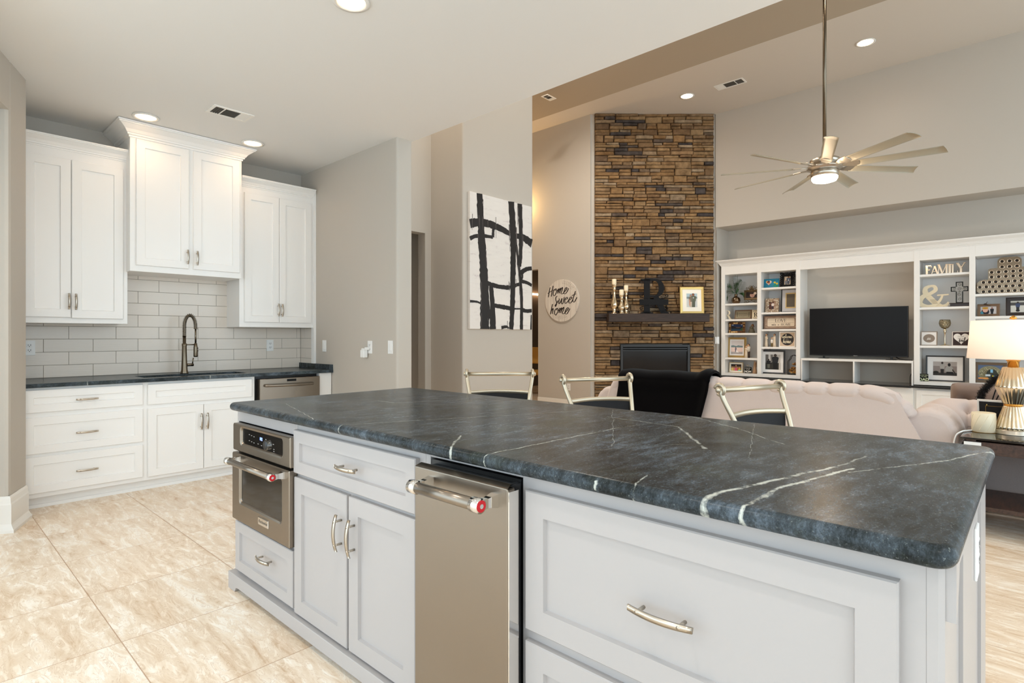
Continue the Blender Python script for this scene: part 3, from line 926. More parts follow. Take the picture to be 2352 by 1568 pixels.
# ---- outlets and switches
def outlet(label, loc, rz, parent=None, w=.072, h=.117):
    t = thing('power_outlet', label, 'outlet', loc, rz)
    mesh('plate', MB().box(-w/2, w/2, -.006, 0, -h/2, h/2), M_PLASTIC, t, bevel=.002)
    s = MB()
    for dz in (-.02, .02):
        s.box(-.017, .017, -.008, -.005, dz-.014, dz+.014)
    f = mesh('socket', s, M_PLASTIC, t, bevel=.002)
    for dz in (-.02, .02):
        q = MB()
        q.box(-.009, -.006, -.0085, -.0075, dz-.004, dz+.008).box(.006, .009, -.0085, -.0075, dz-.004, dz+.008).cylx((0, -.0085, dz-.008), .003, .001, 'y', 8)
        mesh('slot', q, M_DARK, f)
    return t
def switch(label, loc, rz):
    t = thing('light_switch', label, 'light switch', loc, rz)
    mesh('plate', MB().box(-.036, .036, -.006, 0, -.0585, .0585), M_PLASTIC, t, bevel=.002)
    mesh('rocker', MB().prism([(-.0165, -.034), (.0165, -.034), (.0165, .034), (-.0165, .034)], -.0095, -.004), M_PLASTIC, t, bevel=.002)
    return t
outlet('white outlet on the tile near the angled wall', (.674, YS-.009, 1.14), 0)
outlet('white outlet on the tile between the faucet and the beige end wall', (2.583, YS-.009, 1.136), 0)
switch('white light switch on the beige end wall, beside the cabinets', (2.925, 5.327, 1.132), -PI/2)
outlet('white outlet behind the plug-in device on the end wall', (2.925, 4.497, 1.131), -PI/2)
t = thing('plug_in_charger', 'small white plug-in device on the beige end wall outlet', 'charger', (2.9155, 4.545, 1.075), -PI/2)
mesh('body', MB().box(-.028, .028, -.05, -.004, -.04, .03), M_PLASTIC, t, bevel=.006)
mesh('plug', MB().box(.01, .055, -.028, -.0005, .03, .055).box(-.04, .0, -.03, -.01, .026, .045), M_PLASTIC, t, bevel=.003)
switch('white light switch on the beige end wall, beside its rounded corner', (2.925, 4.176, 1.135), -PI/2)
outlet('white outlet low on the wall below the round sign', (X1, 5.878, .357), -PI/2)
# ---------------------------------------------------------------- island (frame: x runs from the far end towards the camera, y goes in)
IY = 2.886
def isl(name, label, cat):
    return thing(name, label, cat, (1.10, IY, 0), -PI/2)
r = isl('island_cabinet', 'grey island cabinet holding the oven, with one low drawer', 'cabinet')
mesh('body', MB().box(.0, .018, .02, .68, .08, .876).box(.606, .624, .02, .68, .08, .876).box(.018, .606, .02, .68, .818, .876).box(.018, .606, .02, .68, .08, .1)
     .box(.018, .606, .02, .04, .335, .352).box(.018, .606, .04, .68, .338, .35), M_ISL, r, bevel=.0015)
front(r, 'drawer', .022, .618, .1, .338, M_ISL, (.38, .243, False), L=.135, rail=.05)
r = isl('island_cabinet', 'grey island cabinet with a drawer over two doors beside the oven', 'cabinet')
mesh('body', MB().box(.626, 1.476, .02, .68, .08, .876), M_ISL, r, bevel=.0015)
front(r, 'drawer', .626, 1.446, .668, .846, M_ISL, (1.066, .757, False), L=.14, rail=.05)
front(r, 'door', .632, 1.038, .09, .652, M_ISL, (1.006, .512, True), L=.135, rail=.062)
front(r, 'door', 1.053, 1.446, .09, .652, M_ISL, (1.094, .512, True), L=.135, rail=.062)
r = isl('island_cabinet', 'grey island cabinet with two wide deep drawers beside the trash compactor', 'cabinet')
mesh('body', MB().box(1.886, 2.757, .02, .68, .08, .876).box(1.476, 1.5, .02, .68, .08, .876).box(1.5, 1.886, .02, .68, .858, .876), M_ISL, r, bevel=.0015)
front(r, 'drawer', 1.91, 2.722, .473, .834, M_ISL, (2.306, .643, False), L=.15, rail=.062)
front(r, 'drawer', 1.91, 2.722, .09, .443, M_ISL, (2.306, .267, False), L=.15, rail=.062)
# back and end panels under the overhang
r = thing('island_backing', 'grey panelled back of the island behind the stools', 'panel', (1.8, 1.5, 0))
mesh('body', MB().box(1.785, 1.805, .13, 2.886, 0, .876), M_ISL, r, world=True)
r = thing('island_siding', 'framed grey end panel of the island beside the living room', 'panel', (1.62, .11, 0))
mb = MB().box(1.20, 2.12, .114, .128, .0, .876).box(1.44, 1.64, .107, .114, .085, .876).box(1.94, 2.12, .107, .114, .085, .876).box(1.20, 1.44, .107, .114, .80, .876).box(1.64, 1.94, .107, .114, .80, .876)
mesh('framed_panel', mb, M_ISL, r, world=True)
pl = MB().prismz([(1.1195, .1292), (1.1195, .114), (1.126, .106), (1.20, .106), (1.20, .1292)], 0, .876)
pp = mesh('pilaster', pl, M_ISL, r, world=True)
mesh('bracket', MB().prism([(1.13, .876), (1.185, .876), (1.175, .84), (1.155, .80), (1.13, .78)], .092, .107), M_ISL, pp, world=True)
mesh('plinth', MB().box(1.10, 2.13, .095, .127, 0, .085), M_ISL, r, world=True, bevel=.004)
outlet('white outlet on the end panel of the island', (1.86, .114, .686), 0, w=.075, h=.13)
# plinth along the front
r = isl('island_plinth', 'grey plinth with a curved foot along the island floor', 'plinth')
foot = [(-.027, 0), (.048, 0), (.056, .008), (.064, .022), (.085, .026), (2.69, .026), (2.71, .02), (2.72, 0), (2.775, 0), (2.775, .082), (-.027, .082)]
mesh('board', MB().prism(foot, -.014, .02), M_ISL, r, bevel=.002)
mesh('side_board', MB().prism([(.0, 0), (.0, .082), (-.027, .082), (-.027, 0)], .02, .68), M_ISL, r)
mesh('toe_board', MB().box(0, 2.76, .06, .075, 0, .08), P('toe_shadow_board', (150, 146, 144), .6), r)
# stone top with a full bullnose
def rrect(x0, x1, y0, y1, r, n=5):
    pts = []
    for (cx_, cy, a) in ((x1-r, y0+r, -90), (x1-r, y1-r, 0), (x0+r, y1-r, 90), (x0+r, y0+r, 180)):
        for s in range(n+1):
            t = math.radians(a+90*s/n); pts.append((cx_+r*math.cos(t), cy+r*math.sin(t)))
    return pts
prof = [(-.06, .876)]+[(-.019+.019*math.cos(t), .895+.019*math.sin(t)) for t in [(-90+180*k_/12)*PI/180 for k_ in range(13)]]
cm = MB().sweep(rrect(1.065, 2.157, .086, 2.866, .035), prof, True)
cm.sm = [len(q) == 4 for q in cm.f]
tag(mesh('countertop', cm, M_SOAP), 'large blue grey veined stone countertop of the island', 'countertop')

# built-in oven
r = isl('built_in_oven', 'stainless built-in oven with red medallion handle in the island', 'oven')
mesh('body', MB().box(.02, .604, .02, .55, .356, .814), M_DARK, r)
def framed(x0, x1, z0, z1, a0, a1, c0, c1, y, th, rd=.016):
    """a plate with a window cut through it, its rim rolled inwards"""
    m = MB()
    def rr_(x0, x1, z0, z1, r, n=4):
        q = []
        for (cx_, cz, a) in ((x1-r, z0+r, -90), (x1-r, z1-r, 0), (x0+r, z1-r, 90), (x0+r, z0+r, 180)):
            for s in range(n+1):
                t = math.radians(a+90*s/n); q.append((cx_+r*math.cos(t), cz+r*math.sin(t)))
        return q
    loops = [(rr_(x0, x1, z0, z1, .004), y+th), (rr_(x0, x1, z0, z1, .004), y+.004), (rr_(x0+.004, x1-.004, z0+.004, z1-.004, .004), y),
             (rr_(a0-.012, a1+.012, c0-.012, c1+.012, rd+.006), y), (rr_(a0-.004, a1+.004, c0-.004, c1+.004, rd), y+.003), (rr_(a0, a1, c0, c1, rd*.8), y+.010)]
    n = len(loops[0][0])
    vs = [(x, yy, z) for q, yy in loops for x, z in q]; fs = []
    for s in range(len(loops)-1):
        for i in range(n):
            j = (i+1) % n; fs.append((s*n+i, s*n+j, (s+1)*n+j, (s+1)*n+i))
    return m.add(vs, fs, False)
GL = P('black_glass', (14, 14, 15), .05, spec=.6)
cp = mesh('control_panel', framed(.036, .628, .686, .814, .13, .553, .727, .797, -.015, .03), M_STEELDK, r)
mesh('display_glass', MB().box(.128, .555, -.006, -.002, .724, .8), GL, cp)
tx = MB().mat(P('led_digits', (150, 170, 255), .5, emit=(120, 150, 255), estr=3.0))
text(tx, '102', .33, .764, .02, -.0065)
tx.mat(P('panel_print', (150, 146, 140), .6))
for (x, z) in ((.205, .776), (.23, .774), (.255, .772), (.205, .748), (.23, .746), (.255, .744), (.3, .745), (.335, .742), (.38, .775), (.38, .766), (.42, .765), (.455, .763), (.46, .742), (.46, .733)):
    tx.flat([(x-.006, z-.0015), (x+.006, z-.0015), (x+.006, z+.0015), (x-.006, z+.0015)], -.0064)
mesh('display_print', tx, None, cp)
mesh('dial', MB().lathe([(.021, 0), (.021, .008), (.018, .012), (0, .012)], n=24).xf(Matrix.Translation((.395, -.006, .752)) @ Matrix.Rotation(PI/2, 4, 'X')), M_DARK, cp)
mesh('dial_rim', MB().ring(.395, .752, .0225, .0195, -.016, -.006, 28), M_CHROME, cp)
dr = mesh('door', framed(.036, .628, .356, .676, .128, .553, .452, .628, -.019, .034), M_STEELDK, r)
mesh('window', MB().box(.125, .556, -.010, -.004, .449, .631), P('smoked_glass', (22, 20, 18), .06, spec=.7), dr)
bd = mesh('badge', MB().box(.335, .437, -.0225, -.0185, .394, .428), M_CHROME, dr, bevel=.002)
mesh('badge_lettering', text(MB(), 'KitchenAid', .386, .405, .019, -.0232, shear=.15), P('engraved_grey', (70, 66, 62), .5), bd)
def big_handle(parent, x0, x1, z, yb, reach, r_):
    y = yb-reach
    h_ = mesh('handle', MB().tube([(x0+.02, y, z), (x1-.02, y, z)], r_, 18), M_STEEL, parent)
    for x, s in ((x0, 1), (x1, -1)):
        e = MB()
        e.tube([(x, y, z), (x+s*.03, y, z)], r_*1.22, 20)
        vs = []
        for (yy, hz, hx) in ((y+r_*.2, r_*1.0, .011), (y+reach*.5, r_*.75, .009), (yb+.002, r_*1.15, .013)):
            cx2 = x+s*.013
            vs += [(cx2-hx, yy, z-hz), (cx2+hx, yy, z-hz), (cx2+hx, yy, z+hz), (cx2-hx, yy, z+hz)]
        e.add(vs, [(a*4+i, a*4+(i+1) % 4, a*4+4+(i+1) % 4, a*4+4+i) for a in (0, 1) for i in range(4)], False)
        mesh('handle_bracket', e, M_CHROME, h_)
    q = MB()
    for x, s in ((x0, -1), (x1, 1)):
        q.mat(M_RED).cylx((x, y, z), r_*.95, s*.0025, 'x', 24)
        q.mat(M_CHROME).cylx((x, y, z), r_*.38, s*.0035, 'x', 16)
    mesh('medallion', q, None, h_)
    return h_
big_handle(dr, .112, .588, .652, -.019, .052, .0135)

# trash compactor
r = isl('trash_compactor', 'stainless trash compactor with bar handle between island cabinets', 'trash compactor')
mesh('body', MB().box(1.506, 1.88, .02, .6, .085, .852).box(1.506, 1.88, .02, .05, .03, .085), M_DARK, r)
mb = MB()
mb.box(1.862, 1.882, -.03, .02, .03, .845).box(1.52, 1.862, -.012, .02, .03, .84)
rl_ = mesh('side_rail', mb, P('satin_black', (26, 26, 28), .3), r, bevel=.003)
mesh('rail_screws', MB().cylx((1.872, -.034, .735), .006, .006, 'y', 12).cylx((1.872, -.034, .705), .006, .006, 'y', 12), M_STEELDK, rl_)
fm = MB().prism([(1.511, .03), (1.896, .03), (1.896, .838), (1.893, .843), (1.514, .843), (1.511, .838)], -.05, -.022)
fm.add([(1.511, -.05, .843), (1.896, -.05, .843), (1.890, -.03, .852), (1.517, -.03, .852), (1.896, -.012, .846), (1.511, -.012, .846)], [(0, 1, 2, 3), (3, 2, 4, 5)], True)
fd = mesh('drawer_front', fm, M_STEEL, r, bevel=.003)
mesh('edge_trim', MB().box(1.896, 1.900, -.048, -.012, .03, .835), M_CHROME, fd)
big_handle(fd, 1.575, 1.862, .806, -.05, .062, .016)

# ---------------------------------------------------------------- counter stools
def stool(label, loc, rz):
    t = thing('counter_stool', label, 'stool', (loc[0], loc[1], 0), rz, 'metal counter stools along the island')
    HWT, HWB = .205, .165
    for s in (-1, 1):
        pts = [(s*HWT, .012, 1.0), (s*(HWT-.006), -.002, .955), (s*(HWT-.026), -.05, .85), (s*HWB, -.09, .72), (s*.16, -.11, .63)]
        mesh('back_post', MB().tube(spline(pts, 5), .0115, 12), M_CHAMP, t)
        loop = []
        for k_ in range(15):
            a = -.55*PI+1.62*PI*k_/14
            loop.append((s*HWT, .014-.023*math.sin(a+.4), 1.0+.023*math.cos(a+.4)-.002))
        mesh('scroll', MB().tube(loop, [.0115-.006*abs(k_/14-.0) for k_ in range(15)], 10), M_CHAMP, t)
        mesh('finial', MB().ball((s*(HWT+.012), .014, .998), .0135, 14, (.7, 1, 1)), M_CHAMP, t)
    mesh('top_bar', MB().tube([(-HWT-.006, .014, .998), (HWT+.006, .014, .998)], .0125, 14), M_CHAMP, t)
    def arcp(hw, y, z, n=12, bow=.03):
        return [(hw*(-1+2*i/n), y+bow*(1-(-1+2*i/n)**2), z+.006*(1-(-1+2*i/n)**2)) for i in range(n+1)]
    m = MB()
    pa = arcp(HWT-.022, -.032, .888)
    vs = []
    for p in pa:
        vs += [(p[0], p[1]-.004, p[2]-.012), (p[0], p[1]+.006, p[2]-.012), (p[0], p[1]+.006, p[2]+.010), (p[0], p[1]-.004, p[2]+.010)]
    m.add(vs, [(i*4+k_, i*4+(k_+1) % 4, i*4+4+(k_+1) % 4, i*4+4+k_) for i in range(len(pa)-1) for k_ in range(4)], True)
    mesh('back_rail', m, M_CHAMP, t)
    def lea(u, v):
        hw = (HWT-.03)*(1-.33*v**1.6)
        x = hw*(-1+2*u); bow = .03*(1-(x/(HWT-.02))**2)
        return (x, -.034-.04*v+bow, .878-.155*v+.006*(1-(2*u-1)**2))
    L_ = MB().grid(lea, 13, 7)
    L_.grid(lambda u, v: (lea(u, v)[0], lea(u, v)[1]+.012, lea(u, v)[2]), 13, 7)
    mesh('backrest', L_, M_LEATHER, t)
    mesh('seat', MB().lathe([(.0, 0), (.19, 0), (.205, .02), (.205, .045), (.18, .07), (0, .078)], (0, -.27, .59), 28), M_LEATHER, t)
    mesh('seat_frame', MB().lathe([(.16, 0), (.2, .0), (.2, .025), (.16, .025)], (0, -.27, .565), 28).tube([(-.16, -.11, .63), (-.14, -.14, .585)], .011, 8).tube([(.16, -.11, .63), (.14, -.14, .585)], .011, 8), M_CHAMP, t)
    for sx in (-1, 1):
        for sy in (-1, 1):
            mesh('leg', MB().tube([(sx*.12, -.27+sy*.12, .57), (sx*.19, -.27+sy*.19, 0)], .013, 10), M_CHAMP, t)
    mesh('foot_ring', MB().tube([(.185*math.cos(2*PI*k_/28)*1.18, -.27+.185*math.sin(2*PI*k_/28)*1.18, .22) for k_ in range(28)], .009, 8, closed=True), M_CHAMP, t)
    return t
s1 = stool('metal counter stool with black leather back, below the abstract painting', (2.512, 2.436), math.radians(-46))
dup(s1, (2.57, 1.745, 0), math.radians(-27), 'metal counter stool with black leather back, before the black throw')
dup(s1, (2.615, .935, 0), math.radians(-18), 'metal counter stool with black leather back, before the bare sofa back')
# ---------------------------------------------------------------- sofa with a tufted roll back
def lerp(a, b, t): return a+(b-a)*t
t = thing('sofa', 'long rose beige tufted sofa with its plain back towards the island', 'sofa', (5.2, 1.85, 0), 0)
mesh('base', MB().box(4.78, 5.6, .55, 3.02, .16, .34), M_SOFA, t, bevel=.02, world=True)
# flat back, leaning a little
def prismx(poly, xa, xb):
    m = MB(); n = len(poly)
    vs = [(xa(z), y, z) for y, z in poly]+[(xb(z), y, z) for y, z in poly]
    return m.add(vs, [tuple(range(n)), tuple(range(n, 2*n))[::-1]]+[(i, (i+1) % n, n+(i+1) % n, n+i) for i in range(n)], False)
poly = [(.33, .12), (.46, .34), (.583, .519), (.665, .68), (.731, .818), (.9, .835), (2.9, .835), (3.0, .78), (3.05, .68), (3.12, .5), (3.2, .34), (3.28, .12)]
mesh('back_panel', prismx(poly, lambda z: 4.72+.0*z, lambda z: 4.9), M_SOFA, t, bevel=.01, world=True)
# roll along the top, coming down round both ends
cl = spline([(4.83, 3.10, .56), (4.82, 3.06, .68), (4.80, 2.99, .78), (4.79, 2.88, .818), (4.79, 2.5, .825), (4.79, 2.0, .825), (4.79, 1.5, .822), (4.79, 1.1, .822), (4.79, .92, .822), (4.795, .80, .80), (4.80, .72, .755), (4.81, .665, .70), (4.83, .64, .655)], 12)
cum = [0]
for i in range(1, len(cl)): cum.append(cum[-1]+(Vector(cl[i])-Vector(cl[i-1])).length)
creases = [cum[min(range(len(cl)), key=lambda i: abs(cl[i][1]-yy)+(0 if cl[i][2] > .8 else 9))] for yy in (2.75, 2.5, 2.25, 2.02, 1.80, 1.57, 1.33, 1.14, .94)]+[cum[-1]-.13, cum[-1]-.05]
def roll(path, cum, creases, R, sq, mb, depth=.16, width=.022, n=26, dense=4, endcap=True):
    P_ = []; S_ = []
    for i in range(len(path)-1):
        for s in range(dense):
            u = s/dense
            P_.append(Vector(path[i]).lerp(Vector(path[i+1]), u)); S_.append(lerp(cum[i], cum[i+1], u))
    P_.append(Vector(path[-1])); S_.append(cum[-1])
    tot = cum[-1]; vs = []; N = len(P_)
    for i in range(N):
        tg = (P_[min(i+1, N-1)]-P_[max(i-1, 0)]).normalized()
        side = Vector((1, 0, 0)); up = side.cross(tg); up = up if up.z >= 0 or abs(up.z) < .3 else -up
        up = tg.cross(side).normalized()
        if i and up.dot(lastup) < 0: up = -up
        if i == 0 and up.z < 0: up = -up
        lastup = up
        k_ = 1.0
        for c in creases: k_ -= depth*math.exp(-((S_[i]-c)/width)**2)+depth*.35*math.exp(-((S_[i]-c)/(width*4))**2)
        e = min(S_[i], tot-S_[i]); 
        if endcap and e < .05: k_ *= math.sqrt(max(.02, 1-(1-e/.05)**2))
        for j in range(n):
            a = 2*PI*j/n
            vs.append(P_[i]+side*math.cos(a)*R*sq*k_+up*math.sin(a)*R*k_)
    fs = [(i*n+j, i*n+(j+1) % n, (i+1)*n+(j+1) % n, (i+1)*n+j) for i in range(N-1) for j in range(n)]
    fs += [tuple(range(n))[::-1], tuple((N-1)*n+j for j in range(n))]
    return mb.add(vs, fs, True)
mesh('back_roll', roll(cl, cum, creases, .062, 1.5, MB()), M_SOFA, t, world=True)
# rolled arms, gathered towards the back, pleats over the top
def arm(y0, sgn):
    m = MB()
    def fn(u, v):
        x = 4.80+.84*u
        a = 2*PI*v
        ry, rz_ = .165, .18
        ry *= 1+.06*math.sin(PI*u); 
        if u < .06: q = math.sqrt(max(.0, 1-(1-u/.06)**2))*.25+.75; ry *= q; rz_ *= q
        top = max(0, math.sin(a))
        for px_ in (.18, .24, .30, .36):
            d = u+.05*math.cos(a)*sgn-px_
            ry_d = .14*math.exp(-(d/.0055)**2)*top*(1 if -.6 < math.cos(a)*sgn*-1 < .95 else 0)
            rz_ *= 1-ry_d; ry *= 1-ry_d
        if u < .12:
            k_ = (.5+.5*math.cos(a*7))**10
            ry *= 1-.03*k_; rz_ *= 1-.03*k_
        return (x, y0+ry*math.cos(a), .55+rz_*math.sin(a))
    m.grid(fn, 260, 90, cv=True)
    m.add([fn(0, j/90) for j in range(90)], [tuple(range(90))[::-1]], False)
    m.add([fn(1, j/90) for j in range(90)], [tuple(range(90))], False)
    m.box(4.82, 5.58, y0-.09, y0+.11, .12, .5)
    return m
mesh('arm', arm(.545, -1), M_SOFA, t, world=True)
mesh('arm', arm(3.13, 1), M_SOFA, t, world=True)
for y0 in (.70, 1.49, 2.28):
    mesh('seat_cushion', MB().box(4.92, 5.62, y0, y0+.77, .34, .48), M_SOFA, t, bevel=.05, seg=4, world=True)
for x in (4.86, 5.52):
    for y in (.5, 3.1):
        mesh('leg', MB().box(x-.03, x+.03, y-.03, y+.03, 0, .17), M_DKWOOD, t, world=True)

# black throw hanging over the back
def drape(u, v):
    # u across (left to right), v from the front hem over the roll to the far side
    top = 2.94-.90*u
    hem = 3.02-.84*u
    s = v
    if s < .62:
        k_ = s/.62
        y = lerp(hem, top, k_**.8)
        z = lerp(.36, .84, k_)
        x = 4.703-.012*math.sin(PI*k_)-.03*max(0, (k_-.8)/.2)**2
        x -= .006*math.sin(u*9+1)*(1-k_)
        if u > .93: x -= .02*((u-.93)/.07)
    else:
        a = (s-.62)/.38*1.15*PI
        y = top
        x = 4.79-.118*math.cos(a*.95)
        z = .838+.067*math.sin(a*.95)+.004*math.sin(u*14)
        if a > 2.6: z -= (a-2.6)*.12
    e = max(0, (u-.86)/.14)
    z += .035*math.sin(PI*min(1, e*.9))*max(0, math.sin(min(1, s/.8)*PI/2)-.75)*3.2
    if u < .1: z -= .02*(1-u/.1)*max(0, (s-.5))
    return (x, y, z)
mb = MB().grid(drape, 60, 60)
th_ = tag(mesh('throw_blanket', mb, M_THROW), 'black velvet throw draped over the sofa back before the fireplace', 'blanket')
so = th_.modifiers.new('thick', 'SOLIDIFY'); so.thickness = .012; so.offset = 1.0
mesh('hem', MB().tube([(drape(1, i/40)[0]-.008, drape(1, i/40)[1], drape(1, i/40)[2]) for i in range(0, 41)], .006, 6), M_THROW, th_)

# loveseat behind the end table
t = thing('loveseat', 'rose tufted loveseat with a shade-darkened back, behind the lamp table', 'sofa', (5.5, -.35, 0), 0)
mesh('back_panel', MB().box(5.16, 5.30, -1.3, .36, .07, .52), M_SOFASHADE, t, bevel=.01, world=True)
def tuft(u, v):
    y = .60-1.95*u
    a = PI*1.25*v-.18*PI
    x = 5.31-.15*math.cos(a)*1.0; z = .59+.18*math.sin(a)
    d = 0
    for k_ in range(8):
        for (yy, vv) in ((.36-.27*k_, .36), (.225-.27*k_, .66)):
            d += .065*math.exp(-((y-yy)/.032)**2-((v-vv)/.06)**2)
        d += .018*math.exp(-((y-(.36-.27*k_))/.011)**2)*(1 if v < .36 else .4)
    e = min(u, 1-u)/.05
    q = 1 if e > 1 else math.sqrt(1-(1-e)**2)*.5+.5
    cx_, cz = 5.31, .59
    n_ = Vector((x-cx_, 0, z-cz)); L_ = n_.length; n_.normalize()
    return (cx_+n_.x*(L_-d)*q, y, cz+n_.z*(L_-d)*q)
mb = MB().grid(tuft, 150, 40)
for uu in (0, 1): mb.add([tuft(uu, j/39) for j in range(40)], [tuple(range(40)) if uu else tuple(range(40))[::-1]], False)
br = mesh('back_roll', mb, M_SOFA, t, world=True)
bt = MB()
for k_ in range(6):
    p = tuft((.60-(.36-.27*k_))/1.95, .36); bt.ball(p, .012, 8)
mesh('buttons', bt, M_SOFA, br, world=True)
mesh('base', MB().box(5.28, 6.0, -1.25, .5, .18, .42), M_SOFA, t, bevel=.03, world=True)
mesh('seat_cushion', MB().box(5.42, 6.02, -1.2, .45, .42, .5), M_SOFA, t, bevel=.03, world=True)
for x in (5.24, 5.94):
    for y in (.28, -1.2):
        mesh('leg', MB().box(x-.025, x+.025, y-.025, y+.025, 0, .19), M_DKWOOD, t, world=True)
# taupe armchair farther back
t = thing('armchair', 'taupe tufted armchair between the loveseat and the bookcase with the DAD block', 'armchair', (6.8, .1, 0), 0)
def tuft2(u, v):
    y = .575-.95*u
    z = .36+.45*v
    d = .06*math.exp(-((y-.47)/.05)**2-((z-.67)/.035)**2)+.05*math.exp(-((y-.28)/.05)**2-((z-.79)/.04)**2)+.05*math.exp(-((y-.1)/.05)**2-((z-.67)/.035)**2)+.05*math.exp(-((y+.1)/.05)**2-((z-.79)/.04)**2)
    e = math.hypot(max(0, .07-min(u, 1-u)*.95)/.07, max(0, v-.86)/.14)
    b = .13*math.sqrt(max(0, 1-min(1, e)**2))
    if e > 1: k_ = (e-1)*.05; z -= k_*.6; y += (-1 if u < .5 else 1)*k_*.6
    return (6.52-b+d, y, z)
mb = MB().grid(tuft2, 60, 40)
mesh('backrest', mb.box(6.5, 6.62, -.32, .53, .36, .76), M_TAUPE, t, world=True)
mesh('seat', MB().box(6.5, 7.15, -.35, .5, .2, .44), M_TAUPE, t, bevel=.04, world=True)
for y in (-.4, .42): mesh('arm', MB().box(6.56, 7.1, y, y+.12, .4, .6), M_TAUPE, t, bevel=.04, world=True)
for x in (6.55, 7.08):
    for y in (-.3, .45): mesh('leg', MB().box(x-.025, x+.025, y-.025, y+.025, 0, .21), M_DKWOOD, t, world=True)

# end table: glass over dark wood, with a low shelf
t = thing('end_table', 'dark wooden end table with glass top and low shelf, under the lamp', 'table', (4.82, -.05, 0), 0)
TG = P('tinted_glass', (26, 24, 22), .03, spec=.8)
mesh('glass_top', MB().box(4.535, 5.12, -.46, .352, .588, .6), TG, t, bevel=.003, world=True)
fr_ = MB().box(4.56, 5.1, -.44, .33, .545, .575)
mesh('apron', MB().box(4.56, 4.585, -.44, .33, .50, .575).box(5.075, 5.1, -.44, .33, .50, .575).box(4.56, 5.1, .305, .33, .50, .575).box(4.56, 5.1, -.44, -.415, .50, .575).box(4.57, 5.09, -.43, .32, .565, .576), M_DKWOOD, t, world=True, bevel=.003)
mesh('shelf', MB().box(4.56, 5.1, -.44, .33, .15, .176), M_DKWOOD, t, world=True, bevel=.002)
for x in (4.585, 5.075):
    for y in (.30, -.41):
        mesh('leg', MB().box(x-.024, x+.024, y-.024, y+.024, 0, .588), M_DKWOOD, t, world=True, bevel=.003)
o = tag(mesh('white_box', box(4.548, 4.559, .25, .335, .53, .572), M_PLASTIC, bevel=.002), 'small white adapter at the near corner of the end table, under the glass', 'adapter')

# lamp
lx, ly = 4.90, .109
t = thing('table_lamp', 'lit table lamp with fluted mercury glass base and white drum shade', 'lamp', (lx, ly, .6))
mesh('base', MB().lathe([(.103, 0), (.103, .004), (.1, .008), (.1, .026), (.095, .032), (0, .034)], n=36), M_NICKEL, t)
fl = MB().lathe([(.094, .034), (.088, .05), (.05, .175), (.046, .182)], n=120, flute=.035, nf=24)
fl.lathe([(.046, .19), (.052, .197), (.089, .295), (.092, .305), (.089, .313), (.056, .425), (.05, .432)], n=120, flute=.03, nf=24)
mesh('fluted_body', fl, M_MERC, t)
mesh('waist_ring', MB().lathe([(.044, .181), (.05, .184), (.05, .189), (.044, .192)], n=32), P('warm_brass', (226, 164, 80), .2, 1.0), t)
mesh('neck', MB().lathe([(.03, .432), (.03, .47), (.036, .472), (.036, .478), (.014, .48), (.014, .53), (0, .53)], n=24), P('warm_brass', (226, 164, 80), .2, 1.0), t)
MSH = P('lamp_shade_fabric', (250, 238, 224), .9, emit=(255, 222, 190), estr=.2)
mesh('shade', MB().lathe([(.238, .487), (.216, .735)], n=48).lathe([(.236, .488), (.214, .734)], n=48), MSH, t)
mesh('finial', MB().lathe([(.004, .7), (.004, .742), (.02, .745), (.016, .758), (.0, .768)], n=16), P('warm_brass', (226, 164, 80), .2, 1.0), t)
mesh('spider', MB().tube([(-.214, 0, .725), (.214, 0, .725)], .003, 6).tube([(0, 0, .53), (0, 0, .725)], .004, 6), M_NICKEL, t)
light('lamp_bulb', 'POINT', (0, 0, .63), 3, WARM, .04, parent=t)

# candle, picture frame seen from behind, cord
t = thing('candle', 'ribbed cream jar candle on the glass end table', 'candle', (4.86, .255, .601))
mesh('jar', MB().lathe([(.058, 0), (.063, .004), (.0635, .125), (.0605, .128), (.058, .124), (.058, .11), (0, .109)], n=40), M_WAX, t)
rb = MB()
for k_ in range(9):
    pts = []
    for i in range(13):
        a = k_*2*PI/9+i*.07; pts.append((.0637*math.cos(a), .0637*math.sin(a), .01+.009*i))
    rb.tube(pts, .0016, 5)
mesh('relief', rb, M_WAX, t)
mesh('dish', MB().lathe([(.07, 0), (.072, .002), (.06, .003)], (0, 0, -.001), 32), P('amber_glass', (120, 90, 40), .1), t)
t = thing('picture_frame', 'white picture frame seen from its black back, behind the candle', 'picture frame', (5.04, .19, .606), math.radians(-98), tilt=-.17)
mesh('frame', MB().box(-.105, .125, .0, .016, 0, .012).box(-.105, .125, .0, .016, .183, .195).box(-.105, -.093, .0, .016, .012, .183).box(.113, .125, .0, .016, .012, .183), M_TRIM, t)
mesh('backing', MB().box(-.094, .114, -.004, .012, .011, .184), P('black_velour', (20, 19, 20), .8), t)
eas = MB().prism([(-.01, .105), (.02, .13), (.06, .12), (.055, -.0), (.0, -.0)], -.03, -.026)
mesh('easel', eas, P('black_velour', (20, 19, 20), .8), t)
cl_ = MB()
for x in (-.055, .06): cl_.tube([(x, -.006, .15), (x+.004, -.008, .168)], .004, 6)
cl_.box(-.06, .07, -.0055, -.004, .155, .157).box(-.06, -.058, -.0055, -.004, .08, .157)
mesh('clips', cl_, M_GOLD, t)
pts = spline([(4.86, .30, .607), (4.80, .335, .607), (4.74, .36, .605), (4.72, .39, .57), (4.71, .405, .45), (4.72, .41, .3), (4.75, .42, .1), (4.80, .43, .01)], 6)
tag(mesh('cord', MB().tube(pts, .005, 8), M_PLASTIC), 'white cord hanging off the end table beside the sofa arm', 'cord')

